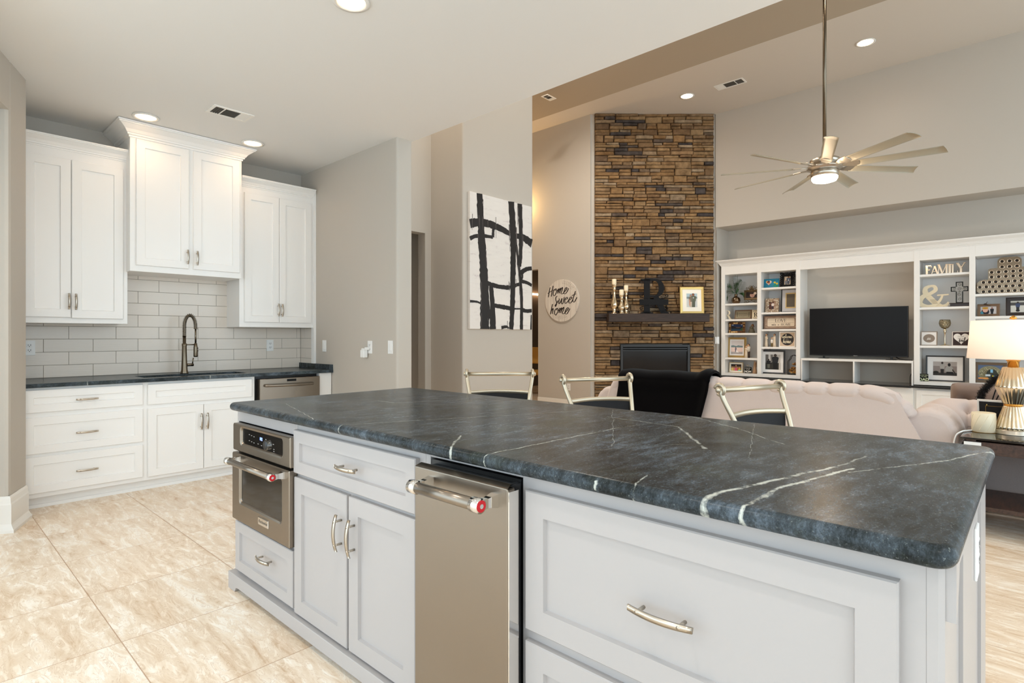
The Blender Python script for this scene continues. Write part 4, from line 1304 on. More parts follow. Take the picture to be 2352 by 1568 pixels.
# black feathery boa with bent metal stems on the loveseat back
t = thing('feather_boa', 'dark feathery boa with bent metal stems on the loveseat behind the lamp', 'decoration', (5.33, .2, .775))
fb = MB()
cp_ = spline([(0, .10, .0), (0, .085, .05), (0, .05, .105), (.01, .01, .15), (.02, -.06, .165), (.02, -.16, .14)], 10)
rnd = random.Random(3)
for p in cp_:
    for k_ in range(60):
        d = Vector((rnd.uniform(-1, 1), rnd.uniform(-1, 1), rnd.uniform(-1, 1))).normalized()
        L_ = rnd.uniform(.02, .044)
        q = d.orthogonal().normalized()*.003
        a = Vector(p); b = a+d*L_
        fb.add([a+q, a-q, b], [(0, 1, 2)], False)
fb.tube(cp_, .014, 8)
mesh('feathers', fb, M_WREATH, t)
wm = MB()
for k_, (w, h_, y0) in enumerate(((.07, .12, .03), (.1, .10, -.02), (.06, .08, -.05), (.12, .13, .01))):
    pts = [(.01*k_-.02, y0-w*u, h_*math.sin(PI*u*.8)) for u in [i/10 for i in range(11)]]
    wm.tube(pts, .004, 6)
wm.box(-.02, .02, -.1, -.06, .0, .03)
mesh('stems', wm, P('black_wire', (18, 17, 15), .3, .6), t)
mesh('tag', MB().prism([(.098, .004), (.125, .0), (.085, .09)], -.012, -.01).xf(Matrix.Rotation(PI/2, 4, 'Z')), M_PLASTIC, t)
# ---------------------------------------------------------------- built-ins on the television wall
RT = -PI/2
BD = XN-XB          # depth
def bl(name, label, y0, cat='bookcase'):
    return thing(name, label, cat, (XB, y0, 0), RT)
def bay(root, x0, x1, z0, z1, shelves, thick=.03):
    """open bay between the frame members, with its shelves"""
    mesh('back', MB().box(x0-.015, x1+.015, BD-.012, BD-.002, z0-.02, z1+.02), M_SHELFBACK, root)
    for z in shelves:
        mesh('shelf', MB().box(x0-.014, x1+.014, .016, BD-.012, z-thick, z), M_SHELF, root, bevel=.002)
ZB, ZT, ZF = .58, 2.244, 2.385      # bottom rail, top of the bays, frieze top
def case(root, stiles, x0, x1, bays):
    m = MB()
    for a, b in stiles:
        m.box(a, b, 0, .02, ZB, ZF)
        m.box(a+.012, b-.012, .02, BD, ZB, ZF)
    for a, b, z0 in bays:
        m.box(a, b, 0.0, .02, ZT, ZF); m.box(a, b, .02, BD, ZT, ZT+.02)
        m.box(a, b, 0.0, .02, ZB, z0); m.box(a, b, .02, BD-.012, z0-.02, z0)
    mesh('case', m, M_SHELF, root, bevel=.0015)
YL = 3.842
lxx = lambda y, y0: y0-y
r = bl('bookcase', 'built-in white bookcase with the palm and LOVE sign, beside the stone fireplace', YL)
case(r, [(0, .062), (.581, .641), (1.156, 1.217)], 0, 1.217, [(.062, .581, .625), (.641, 1.156, .632)])
bay(r, .062, .581, .625, ZT, (1.766, 1.508, 1.28, .876))
bay(r, .641, 1.156, .632, ZT, (1.995, 1.605, 1.34, 1.06))
YR = 1.208
r = bl('bookcase', 'built-in white bookcase with the FAMILY ornament and cross, behind the lamp', YR)
case(r, [(0, .064), (.581, .642), (1.50, 1.56)], 0, 1.56, [(.064, .581, .625), (.642, 1.50, .638)])
bay(r, .064, .581, .625, ZT, (2.055, 1.616, 1.105))
bay(r, .642, 1.50, .638, ZT, (1.766, 1.482, .998))
r = bl('media_console', 'low white television console with two open compartments', 2.617)
m = MB()
m.box(.0, 1.402, -.002, BD-.06, .865, .897).box(.0, .02, 0, BD-.06, .57, .865).box(1.382, 1.402, 0, BD-.06, .57, .865).box(.69, .712, 0, BD-.06, .57, .865)
mesh('case', m, M_SHELF, r, bevel=.002)
r = bl('bookcase_header', 'white frieze spanning above the television between the bookcases', 2.62, 'header')
mesh('board', MB().box(-.006, 1.418, .004, .024, 2.238, ZF).box(-.006, 1.418, .024, .06, 2.238, 2.262), M_SHELF, r)
cr = [(o*1.1, ZF+z*.95) for o, z in CROWN]
struct('trim_2', MB().sweep([(XB+.3, YL), (XB, YL), (XB, -.38)], cr), M_SHELF)
# low cabinets and their dark stone top
t = tag(mesh('countertop', MB().box(XB-.14, XN, -.4, 3.88, .545, .572).box(XB-.19, XB-.14, 1.215, 2.62, .545, .572), P('black_stone', (40, 42, 44), .12)), 'low dark stone counter below the television and bookcases', 'countertop')
r = bl('low_cabinet', 'row of low white cabinets under the dark counter by the television', 3.87, 'cabinet')
mesh('body', MB().box(0, 4.25, -.08, BD-.01, .06, .545).box(2.66-.41, 3.24+.41-.98, -.13, -.08, .06, .545), M_SHELF, r)
for k_ in range(3):
    mesh('door', shaker(2.70+k_*.5, 3.17+k_*.5, .1, .52, .06, .02).xf(Matrix.Translation((0, -.1, 0))), M_SHELF, r)
for k_ in range(4):
    mesh('door', shaker(.05+k_*.545, .57+k_*.545, .1, .52, .06, .02).xf(Matrix.Translation((0, -.1 if k_ < 2 else -.15, 0))), M_SHELF, r)
# television
t = thing('television', 'black flat television on the console in the grey niche', 'television', (XB+.18, 1.92, .897), RT)
scr = mesh('panel', MB().box(-.625, .625, .0, .05, .04, .752), M_DARK, t, bevel=.004)
mesh('screen', MB().box(-.615, .615, -.002, .001, .055, .744), P('dark_screen', (16, 13, 13), .3, spec=.2), t)
mesh('brand_lettering', text(MB(), 'Hisense', -.01, .043, .016, -.0025), C(210, 210, 210), t)
for s in (-.43, .43):
    mesh('foot', MB().box(s-.012, s+.012, .0, .03, .004, .045).box(s-.06, s+.06, -.06, .09, 0, .006), M_DARK, t, bevel=.002)
pts = spline([(XB+.24, 1.45, .94), (XB+.2, 1.40, .912), (XB+.15, 1.33, .903), (XB+.13, 1.27, .902), (XB+.1, 1.236, .895), (XB+.10, 1.243, .82), (XB+.09, 1.236, .75), (XB+.1, 1.26, .68), (XB+.1, 1.262, .576)], 6)
pts = [(max(p[0], XB+.02), max(p[1], 1.238), p[2]) for p in pts]
tag(mesh('cable', MB().tube(pts, .006, 6), M_DARK), 'black cable hanging down inside the console compartment under the television', 'cable')
switch('white light switch plate between the stone fireplace and the bookcase', (X2+.02, 3.889, 1.16), -PI/2+.9)

# ---------------------------------------------------------------- framed pictures and keepsakes (frame: x right, y away, z up)
def frame_ring(w, h, fw, d, mat, mb=None, face=0.0):
    mb = mb or MB()
    mb.mat(mat)
    o = [(-w/2, 0), (w/2, 0), (w/2, h), (-w/2, h)]; i_ = [(-w/2+fw, fw), (w/2-fw, fw), (w/2-fw, h-fw), (-w/2+fw, h-fw)]
    e = fw*.25
    mid = [(x+(e if x < 0 else -e), z+(e if z < h/2 else -e)) for x, z in o]
    L_ = [(o, d), (o, .004), (mid, 0), ([(x*1, z) for x, z in i_], .004), (i_, .010)]
    vs = [(x, y, z) for q, y in L_ for x, z in q]; fs = [(3, 2, 1, 0)]
    for s in range(4):
        for k_ in range(4):
            j = (k_+1) % 4; fs.append((s*4+k_, s*4+j, s*4+4+j, s*4+4+k_))
    return mb.add(vs, fs, False)
def picture(name, label, loc, rz, w, h, fw, fmat, photo, mat=None, mw=0, tilt=.1, d=.018, group=None, cat='picture frame'):
    """photo(mb, W, H): draws on a sheet centred on x=0 from z=0 to H"""
    t = thing(name, label, cat, loc, rz, group, tilt)
    mesh('frame', frame_ring(w, h, fw, d, fmat), None, t)
    if mat is not None:
        mesh('mat_board', MB().flat([(-w/2+fw-.001, fw-.001), (w/2-fw+.001, fw-.001), (w/2-fw+.001, h-fw+.001), (-w/2+fw-.001, h-fw+.001)], .0095), mat, t)
    pb = MB(); photo(pb, w-2*fw-2*mw, h-2*fw-2*mw)
    pb.xf(Matrix.Translation((0, .009, fw+mw)))
    mesh('photo', pb, None, t)
    return t
class Sheet:
    """flat shapes laid over each other on a sheet"""
    def __init__(self, mb, W_, H_, col):
        self.mb = mb; self.W = W_; self.H = H_; self.k = 0
        self.rect(0, 0, 1, 1, col)
    def poly(self, pts, col):
        self.mb.mat(C(*col) if len(col) == 3 else C(*col)); self.mb.flat([((x-.5)*self.W, z*self.H) for x, z in pts], -.00035*self.k); self.k += 1
    def rect(self, x0, z0, x1, z1, col):
        self.poly([(x0, z0), (x1, z0), (x1, z1), (x0, z1)], col)
    def oval(self, x, z, rx, rz_, col, n=18):
        self.poly([(x+rx*math.cos(2*PI*i/n), z+rz_*math.sin(2*PI*i/n)) for i in range(n)], col)
    def figure(self, x, z, h, skin, top, bottom, wide=1.0, hair=(30, 22, 18)):
        a = self.H/self.W*h*wide
        self.poly([(x-.11*a, z), (x+.11*a, z), (x+.13*a, z+.5*h), (x-.13*a, z+.5*h)], bottom)
        self.poly([(x-.15*a, z+.42*h), (x+.15*a, z+.42*h), (x+.2*a, z+.76*h), (x+.1*a, z+.83*h), (x-.1*a, z+.83*h), (x-.2*a, z+.76*h)], top)
        self.oval(x, z+.915*h, .085*a, .095*h, hair); self.oval(x, z+.9*h, .068*a, .08*h, skin)
def beach_couple(mb, W_, H_):
    s = Sheet(mb, W_, H_, (222, 214, 212)); s.rect(0, 0, 1, .52, (226, 200, 190)); s.rect(0, 0, 1, .17, (168, 160, 158))
    s.poly([(0, .5), (0, .64), (.2, .66), (.45, .6), (.6, .66), (.8, .63), (1, .62), (1, .5)], (110, 130, 132))
    s.poly([(.36, .15), (.43, .15), (.5, .38), (.42, .5), (.33, .42)], (96, 96, 112)); s.oval(.4, .51, .04, .04, (86, 70, 64))
    s.poly([(.42, .14), (.68, .12), (.5, .3), (.47, .38)], (240, 232, 226))
def couple_portrait(mb, W_, H_):
    s = Sheet(mb, W_, H_, (206, 208, 206)); s.rect(0, .72, 1, 1, (176, 196, 204)); s.rect(0, .62, 1, .76, (128, 142, 146))
    s.figure(.62, 0, 1.0, (146, 92, 66), (96, 100, 84), (92, 96, 82), 1.15); s.figure(.38, .0, .92, (190, 140, 112), (120, 112, 96), (196, 180, 160), .8)
    s.poly([(.24, .1), (.32, .1), (.34, .5), (.28, .62), (.22, .5)], (206, 150, 122)); s.poly([(.58, .72), (.68, .72), (.65, .6)], (235, 235, 235))
def father_walk(mb, W_, H_):
    s = Sheet(mb, W_, H_, (120, 116, 112)); s.rect(.2, .45, .34, 1, (205, 202, 198)); s.rect(.5, .4, 1, 1, (196, 192, 186)); s.rect(0, .45, .2, 1, (100, 96, 94)); s.rect(0, 0, 1, .45, (52, 50, 46))
    s.rect(.9, .0, .98, .45, (214, 206, 196))
    s.figure(.66, .05, .98, (70, 60, 54), (40, 42, 46), (28, 28, 30), 1.15); s.figure(.22, .1, .6, (60, 50, 46), (30, 30, 32), (96, 96, 86), 1.1); s.poly([(.3, .4), (.5, .5), (.52, .46), (.32, .36)], (30, 30, 32))
def shore_pair(mb, W_, H_):
    s = Sheet(mb, W_, H_, (176, 168, 164)); s.rect(0, 0, 1, .68, (138, 128, 124)); s.rect(0, 0, 1, .2, (56, 52, 50)); s.oval(.12, .22, .12, .1, (40, 38, 36))
    s.figure(.39, .1, .88, (60, 50, 46), (168, 164, 160), (44, 40, 40), .9); s.oval(.68, .42, .17, .3, (160, 158, 154)); s.oval(.68, .78, .06, .12, (30, 28, 28)); s.poly([(.56, .1), (.86, .1), (.84, .28), (.56, .28)], (32, 30, 32)); s.poly([(.82, .5), (.95, .2), (.9, .15), (.8, .4)], (60, 54, 50))
def lake(mb, W_, H_):
    s = Sheet(mb, W_, H_, (34, 52, 88)); s.rect(0, 0, 1, .4, (36, 62, 84)); s.poly([(0, .35), (0, .75), (.25, .7), (.5, .55), (.8, .6), (1, .55), (1, .3)], (36, 32, 34)); s.oval(.6, .52, .22, .05, (120, 92, 74)); s.poly([(.78, .05), (1, .05), (1, .5), (.85, .4)], (62, 82, 42)); s.oval(.14, .9, .06, .06, (220, 225, 235)); s.oval(.9, .92, .07, .05, (200, 205, 215))
def kids(mb, W_, H_):
    s = Sheet(mb, W_, H_, (52, 40, 34)); s.rect(0, 0, 1, .2, (120, 84, 60))
    for x, c in ((.12, (232, 205, 120)), (.3, (220, 160, 110)), (.5, (226, 84, 140)), (.68, (190, 120, 70)), (.86, (238, 190, 60))):
        s.oval(x, .24, .1, .26, c); s.oval(x, .52, .07, .13, (206, 150, 112))
    s.oval(.5, .76, .07, .13, (200, 144, 110)); s.rect(.72, .02, .95, .16, (112, 200, 190))
def baby(mb, W_, H_):
    s = Sheet(mb, W_, H_, (44, 34, 30)); s.oval(.55, .45, .22, .38, (186, 146, 128)); s.oval(.52, .78, .22, .16, (60, 42, 36)); s.oval(.8, .75, .13, .22, (206, 184, 164)); s.oval(.58, .3, .06, .05, (150, 90, 84))
def suit_pair(mb, W_, H_):
    s = Sheet(mb, W_, H_, (206, 186, 160)); s.rect(.2, .5, .5, .9, (226, 214, 196)); s.figure(.66, .05, .95, (176, 116, 84), (92, 98, 112), (80, 84, 96), 1.3); s.figure(.3, .0, .55, (186, 124, 92), (120, 124, 132), (100, 104, 112), 1.5); s.poly([(.6, .45), (.74, .45), (.67, .75)], (222, 224, 230))
def warm_person(mb, W_, H_):
    s = Sheet(mb, W_, H_, (84, 50, 42)); s.rect(.75, 0, 1, 1, (164, 126, 108)); s.figure(.6, .05, .9, (150, 100, 80), (228, 212, 200), (60, 50, 56), 1.1); s.oval(.15, .72, .06, .06, (230, 170, 90))
def grey_relief(mb, W_, H_):
    s = Sheet(mb, W_, H_, (206, 176, 116)); s.rect(.1, .08, .9, .92, (96, 86, 72))
def ski(mb, W_, H_):
    s = Sheet(mb, W_, H_, (196, 190, 188)); s.figure(.72, -.2, 1.1, (186, 120, 104), (34, 32, 36), (34, 32, 36), .9, (60, 60, 66)); s.oval(.3, .3, .25, .42, (36, 34, 44)); s.oval(.3, .52, .17, .3, (222, 170, 148)); s.oval(.3, .8, .2, .14, (190, 140, 40)); s.poly([(0, 0), (.2, 0), (.14, .35), (0, .3)], (64, 130, 150))
def snow_walk(mb, W_, H_):
    s = Sheet(mb, W_, H_, (206, 204, 196)); s.rect(0, .6, 1, .86, (86, 84, 82)); s.figure(.5, .12, .8, (70, 60, 56), (66, 78, 110), (50, 50, 52), 1.0); s.oval(.5, .16, .14, .1, (40, 38, 38))
def crowd(mb, W_, H_):
    s = Sheet(mb, W_, H_, (96, 112, 140)); rr = random.Random(5)
    s.oval(.48, .45, .48, .5, (150, 144, 112))
    for k_ in range(90):
        a = rr.uniform(0, PI); q = rr.uniform(.55, 1.0)
        s.oval(.48+.46*q*math.cos(a), .3+.62*q*math.sin(a), .018, .022, rr.choice(((196, 186, 150), (110, 104, 84), (214, 206, 176), (130, 122, 96))), 6)
    s.oval(.56, .4, .22, .34, (52, 56, 48)); s.rect(.5, .5, .6, .72, (130, 182, 214)); s.rect(.3, .25, .5, .38, (196, 206, 210)); s.rect(.62, .2, .78, .32, (110, 140, 170)); s.rect(.02, .06, .42, .16, (214, 142, 74)); s.oval(.6, .28, .03, .04, (226, 206, 50))
def at(y, z, dx=.15):
    return (XB+dx, y, z)
WHT = P('white_mat_board', (236, 234, 232), .8); GRYM = P('grey_mat_board', (196, 194, 196), .8); CREAM = P('cream_paint', (226, 210, 180), .6)
BLK = P('black_frame', (18, 17, 18), .6, spec=.2); BRN = P('brown_frame', (112, 84, 58), .55); GLD = P('gold_frame', (170, 140, 84), .35, .6)
BRZ = P('bronze_scroll', (96, 78, 54), .4, .7)
z11, z12, z13, z14, z15 = 1.766, 1.508, 1.28, .876, .625
z21, z22, z23, z24, z25 = 1.995, 1.605, 1.34, 1.06, .632
# left bookcase, left bay, from the top
t = thing('potted_palm', 'small green palm in a round bronze vase on a top shelf', 'plant', at(3.648, z11, .13), RT)
mesh('vase', MB().lathe([(.04, 0), (.058, .012), (.072, .05), (.066, .09), (.04, .112), (.024, .12), (.024, .15), (.03, .156), (0, .15)], n=28), P('bronze_mirror', (120, 98, 76), .08, 1.0), t)
lf = MB(); rnd = random.Random(11)
def frond(a, lean, L_, droop, yy):
    N = 17; prev = None
    sp_ = []
    for i in range(N+1):
        u = i/N
        x = math.sin(lean)*L_*u; z = .15+math.cos(lean)*L_*u-droop*u*u
        sp_.append(Vector((x*math.cos(a), x*math.sin(a)*.5+yy, z)))
    lf.tube(sp_, .0022, 4)
    for i in range(2, N+1):
        tg = (sp_[i]-sp_[i-1]).normalized(); sd = tg.cross(Vector((0, 1, .1))).normalized()
        ll = .115*math.sin(PI*(i-1)/(N+1))**.6
        for s in (-1, 1):
            d = (sd*s*.9+tg*.55+Vector((0, 0, -.15))).normalized()
            p = sp_[i]; w = Vector((0, -.2, 1)).cross(d).normalized()*.0085
            lf.add([p, p+d*ll*.45+w, p+d*ll, p+d*ll*.45-w], [(0, 1, 2, 3)], False)
for a, lean, L_, dr_, yy in ((0, .05, .37, .0, .03), (0, .38, .28, .05, 0), (PI, .62, .33, .18, 0), (PI, .25, .3, .03, .05), (0, .75, .2, .12, -.02), (PI, .95, .28, .26, -.03), (1.2, .4, .24, .05, 0), (2.0, .5, .26, .06, 0)):
    frond(a, lean, L_, dr_, yy)
mesh('fronds', lf, P('palm_green', (36, 70, 26), .5), t)
t = picture('picture_frame', 'antique bronze frame with scrollwork above and below, beside the palm', at(3.405, z11+.055), RT, .245, .165, .034, BRZ, baby, tilt=.06)
sw = MB()
def curl(x, z, r_, a0, turns, sgn, y=.004, th_=.0035, mb=None):
    mb = mb or sw
    pts = []
    for i in range(26):
        u = i/25; a = a0+sgn*turns*2*PI*u; rr2 = r_*(1-.72*u)
        pts.append((x+rr2*math.cos(a), y, z+rr2*math.sin(a)))
    mb.tube(pts, th_, 6)
for s in (-1, 1):
    curl(s*.035, .205, .03, PI/2, 1.2, s); curl(s*.07, .185, .025, PI/2, 1.2, -s); curl(s*.055, -.022, .022, -PI/2, 1.1, s); curl(s*.1, -.028, .02, PI, 1.1, -s)
    sw.tube([(s*.11, .004, -.05), (s*.06, .004, -.04), (0, .004, -.012), (0, .004, 0)], .004, 6)
    sw.ball((s*.02, .0, .18), .02, 10, (1, .4, 1))
sw.ball((0, -.004, .2), .022, 12, (.7, .4, 1.5)); sw.tube([(-.1, .004, -.052), (.1, .004, -.052)], .003, 6)
mesh('scrollwork', sw, BRZ, t)
t = thing('letter_ornament', 'cream wooden letter R on the shelf under the palm', 'letter', at(3.78, z12, .1), RT)
mesh('letter', serif_R(MB(), .15, 0, .018), CREAM, t)
def wreath_sign(mb, W_, H_):
    s = Sheet(mb, W_, H_, (150, 138, 112)); y = -.0012
    mb.mat(C(60, 50, 40))
    text(mb, 'We love because', 0, H_*.58, H_*.16, y); text(mb, 'He first loved us', 0, H_*.32, H_*.16, y); text(mb, '1 John 4:19', 0, H_*.16, H_*.08, y)
    for sg in (-1, 1):
        mb.ribbon([(sg*(W_*.4-.01*math.cos(a)), H_*(.5+.36*math.sin(a))) for a in [(-60+12*i)*PI/180 for i in range(11)]], .0016, y)
        for i in range(8):
            z = H_*(.2+.08*i); mb.ribbon([(sg*W_*.4, z), (sg*(W_*.4+.006), z+.008)], .0022, y)
picture('sign', 'brown framed grey plaque with dark lettering, between two letter R ornaments', at(3.548, z12+.002), RT, .275, .158, .017, BRN, wreath_sign, tilt=.2, cat='sign')
t = thing('plaque', 'small cream plaque with a black letter R, half behind the bookcase divider', 'plaque', at(3.337, z12), RT)
mesh('board', MB().box(-.06, .06, 0, .015, 0, .148), CREAM, t, bevel=.003)
m = MB().mat(C(40, 34, 30)); serif_R(m, .07, -.0012, -.0004); m.xf(Matrix.Translation((.0, 0, .035)))
m.ribbon([(-.04, .018), (-.02, .012), (0, .014), (.02, .012), (.04, .018)], .003, -.001); m.ribbon([(-.04, .125), (-.02, .131), (0, .129), (.02, .131), (.04, .125)], .003, -.001)
curl(-.02, .09, .012, 0, 1, 1, -.001, .001, m)
mesh('lettering', m, None, t)
t = picture('picture_frame', 'rustic log frame around a dark blue lake photo', at(3.645, z13), RT, .27, .185, .038, P('bark', (132, 92, 52), .7), lake, tilt=.08)
lg = MB(); rnd = random.Random(4)
for (x0, z0, x1, z1) in ((-.135, .019, .135, .019), (-.135, .166, .135, .166), (-.116, .0, -.116, .185), (.116, 0, .116, .185)):
    n = 7
    for k_ in range(n):
        a, b = k_/n, (k_+.9)/n
        lg.mat(rnd.choice((C(196, 150, 90), C(120, 76, 36), C(92, 58, 30), C(214, 176, 116))))
        lg.tube([(lerp(x0, x1, a), -.002, lerp(z0, z1, a)+rnd.uniform(-.004, .004)), (lerp(x0, x1, b), -.002, lerp(z0, z1, b)+rnd.uniform(-.004, .004))], .012, 8)
mesh('bark_strips', lg, None, t)
def figurine(label, loc, parts, cat='figurine', group=None):
    t = thing('figurine', label, cat, loc, RT, group)
    for nm, mbb, mm in parts: mesh(nm, mbb, mm, t)
    return t
SK = C(206, 164, 128); HR = C(92, 56, 34); RB = C(226, 206, 180)
figurine('olive draped kneeling figurine sharing the shelf with the log frame', at(3.39, z13, .12), [
    ('robe', MB().lathe([(.05, 0), (.046, .03), (.034, .07), (.024, .1), (.014, .115), (0, .118)]).tube([(-.02, -.02, .09), (.01, -.035, .08), (.03, -.02, .1)], .01, 8), C(96, 88, 70)), ('head', MB().ball((.012, -.004, .125), .018, 12), C(150, 112, 78)), ('hair', MB().ball((.015, .004, .13), .019, 12, (1, .9, 1)).tube([(.03, .0, .125), (.036, 0, .095)], .007, 8), HR)])
picture('picture_frame', 'gold frame with a white mat and a couple on the beach', at(3.648, z14), RT, .305, .335, .034, GLD, beach_couple, WHT, .022, tilt=.07)
figurine('figurine of an embracing couple in cream and brown beside the gold beach frame', at(3.452, z14, .1), [
    ('robe', MB().lathe([(.024, 0), (.022, .06), (.018, .13), (.021, .155), (.01, .165), (0, .167)], (-.016, -.005, 0)).tube([(-.03, -.02, .15), (.0, -.03, .14), (.02, -.02, .15)], .008, 8), RB),
    ('shirt', MB().lathe([(.018, .1), (.024, .15), (.026, .175), (.012, .188), (0, .19)], (.02, .006, 0)).tube([(.045, 0, .17), (.035, -.02, .14), (.0, -.03, .13)], .009, 8), C(222, 214, 200)),
    ('trousers', MB().lathe([(.014, 0), (.017, .105), (0, .11)], (.024, .006, 0)), C(58, 42, 38)), ('head', MB().ball((-.014, -.004, .183), .018, 12).ball((.016, .004, .203), .018, 12), SK), ('hair', MB().ball((-.02, .002, .186), .019, 12).ball((.02, .01, .209), .018, 12), HR)])
picture('picture_frame', 'small pale frame with colourful photo of children, beside the MOM block', at(3.66, z15), RT, .235, .172, .012, P('pale_gold_frame', (188, 168, 132), .4), kids, P('ivory_mat', (250, 244, 230), .7), .02, tilt=.09)
t = thing('block_sign', 'black MOM block sign with a little wire bow on top', 'sign', at(3.452, z15, .12), RT)
mesh('block', MB().box(-.048, .048, 0, .035, 0, .1), BLK, t, bevel=.002)
m = MB().mat(C(236, 232, 224)); text(m, 'MOM', 0, .01, .046, -.0006, bold=.0012); text(m, 'LOVE YOU', 0, .077, .019, -.0006); text(m, 'TO THE', 0, .056, .017, -.0006)
mesh('lettering', m, None, t)
m = MB(); curl(-.012, .125, .022, -PI/2, .95, 1, .015, .003, m); curl(.012, .125, .022, -PI/2, .95, -1, .015, .003, m); m.ball((0, .012, .13), .011, 10)
mesh('wire_bow', m, M_NICKEL, t)
figurine('tall tan figurine half hidden by the shelf divider, beside the MOM block', at(3.345, z15, .13), [('robe', MB().lathe([(.034, 0), (.03, .04), (.02, .12), (.014, .18), (.008, .2), (0, .204)]), C(180, 146, 116)), ('wings', MB().prism([(.0, .14), (.03, .2), (.028, .1)], -.004, .004), C(150, 116, 88))])

# left bookcase, right bay
t = thing('canvas', 'teal painted canvas with a photo heart and two sunflowers', 'canvas', at(3.096, z21), RT, tilt=.1)
mesh('canvas', MB().box(-.115, .115, 0, .018, 0, .15), P('teal_paint', (0, 122, 152), .5), t)
m = MB(); k_ = Sheet.__new__(Sheet); k_.mb = m; k_.W = .23; k_.H = .15; k_.k = 1
def heart(cx_, cz, s_):
    return [(cx_+s_*16*math.sin(a)**3/17, cz+s_*(13*math.cos(a)-5*math.cos(2*a)-2*math.cos(3*a)-math.cos(4*a))/17) for a in [2*PI*i/36 for i in range(36)]]
m.mat(C(226, 196, 176)); m.flat(heart(-.04, .092, .046), -.0006); m.mat(C(120, 50, 40)); m.disc(-.055, .1, .012, .02, -.001); m.mat(C(214, 140, 110)); m.disc(-.033, .085, .014, .02, -.0012); m.mat(C(60, 30, 26)); m.disc(-.036, .104, .014, .012, -.0013); m.mat(C(230, 160, 60)); m.disc(-.07, .104, .01, .012, -.0013)
for x, z in ((.052, .088), (.085, .068)):
    m.mat(C(40, 150, 60)); m.ribbon([(x, z), (x-.004, .03), (x-.003, .005)], .003, -.0008); m.disc(x+.01, z-.04, .011, .008, -.0009); m.disc(x-.012, z-.05, .01, .007, -.0009)
    m.mat(C(240, 205, 20)); m.disc(x, z, .016, .014, -.0012); m.mat(C(110, 80, 10)); m.disc(x, z, .006, .005, -.0016)
mesh('picture', m, None, t)
t = picture('picture_frame', 'ornate black carved frame with photo of a man and child', at(2.858, z21+.008), RT, .165, .2, .036, BLK, suit_pair, tilt=.1)
m = MB()
for i in range(26):
    u = i/26*4; s_ = int(u); q = u-s_
    x, z = [(lerp(-.095, .095, q), .212), (.098, lerp(.2, 0, q)), (lerp(.095, -.095, q), -.004), (-.098, lerp(0, .2, q))][s_]
    m.ring(x*.93, z*.96+.002, .017, .008, -.006, .012, 10)
    m.ball((x*1.05, .004, .1+(z-.1)*1.06), .009, 8)
for sx in (-1, 1):
    for z in (0, .206): m.ring(sx*.083, z, .024, .012, -.006, .012, 12); m.ball((sx*.103, .004, z+(.018 if z else -.004)), .011, 8)
mesh('carving', m, BLK, t)
t = picture('picture_frame', 'beaded pale stone frame with photo of a person in white', at(3.088, z22), RT, .205, .228, .055, P('bead_grout', (170, 146, 120), .8), warm_person, tilt=.09)
m = MB(); rnd = random.Random(8)
for k2 in range(240):
    x = rnd.uniform(-.1, .1); z = rnd.uniform(.003, .225)
    if abs(x) < .047 and .058 < z < .17: continue
    m.mat(rnd.choice((C(222, 206, 182), C(176, 146, 116), C(200, 176, 150), C(140, 110, 92), C(236, 226, 210))))
    m.ball((x, -.001, z), .0075, 5, (1, .5, 1))
mesh('beads', m, None, t)
picture('picture_frame', 'large thin black frame with grey mat and gold border around a grey relief', at(2.808, z22, .14), RT, .275, .365, .012, BLK, grey_relief, GRYM, .05, tilt=.05)
t = thing('sign', 'wide wooden sign reading LOVE makes a HOME', 'sign', at(2.938, z23, .1), RT, tilt=.05)
WOODP = P('pale_barn_wood', (176, 146, 120), .7)
k2 = NG(WOODP); v = k2.noise(k2.coords((6, 10, 60)), 2, 5, .6); k2.color(k2.ramp(v, [(.3, (140, 110, 90)), (.7, (200, 172, 146))]))
mesh('frame', frame_ring(.52, .215, .022, .02, P('barn_wood_frame', (122, 96, 78), .7)), None, t)
mesh('board', MB().box(-.24, .24, .006, .012, .02, .195), WOODP, t)
m = MB().mat(C(122, 96, 78)); m.prism([(a, b) for a, b in rrect(-.208, .208, .038, .178, .02)], .0045, .006)
m.mat(C(222, 204, 180)); m.prism([(a, b) for a, b in rrect(-.202, .202, .044, .172, .016)], .003, .0045)
m.mat(C(56, 40, 32)); serif(m, 'LOVE', 0, .112, .05, .0026); serif(m, 'HOME', .075, .054, .038, .0026); script(m, 'makes', -.105, .06, .017, .0024, (.03, .09)); script(m, 'a', -.035, .06, .017, .0024, (.03, .09)); m.ribbon([(-.19, .103), (.19, .103)], .0008, .0026)
mesh('lettering', m, None, t)
def woman(mb_r, x=0, h=.2):
    return mb_r.lathe([(.024*h/.2, 0), (.022*h/.2, .05*h/.2), (.016*h/.2, .12*h/.2), (.02*h/.2, .15*h/.2), (.016*h/.2, .168*h/.2), (.006*h/.2, .174*h/.2), (0, .176*h/.2)], (x, 0, 0), 18)
figurine('cream figurine of a single woman in a long dress, under the LOVE sign', at(3.16, z24, .12), [('dress', woman(MB()).tube([(.017, -.004, .155), (.026, -.016, .13), (.006, -.024, .125)], .006, 8), RB), ('head', MB().ball((0, 0, .19), .016, 12), SK), ('hair', MB().ball((.002, .005, .193), .017, 12).tube([(-.012, .006, .19), (-.014, .006, .16)], .007, 8), HR)])
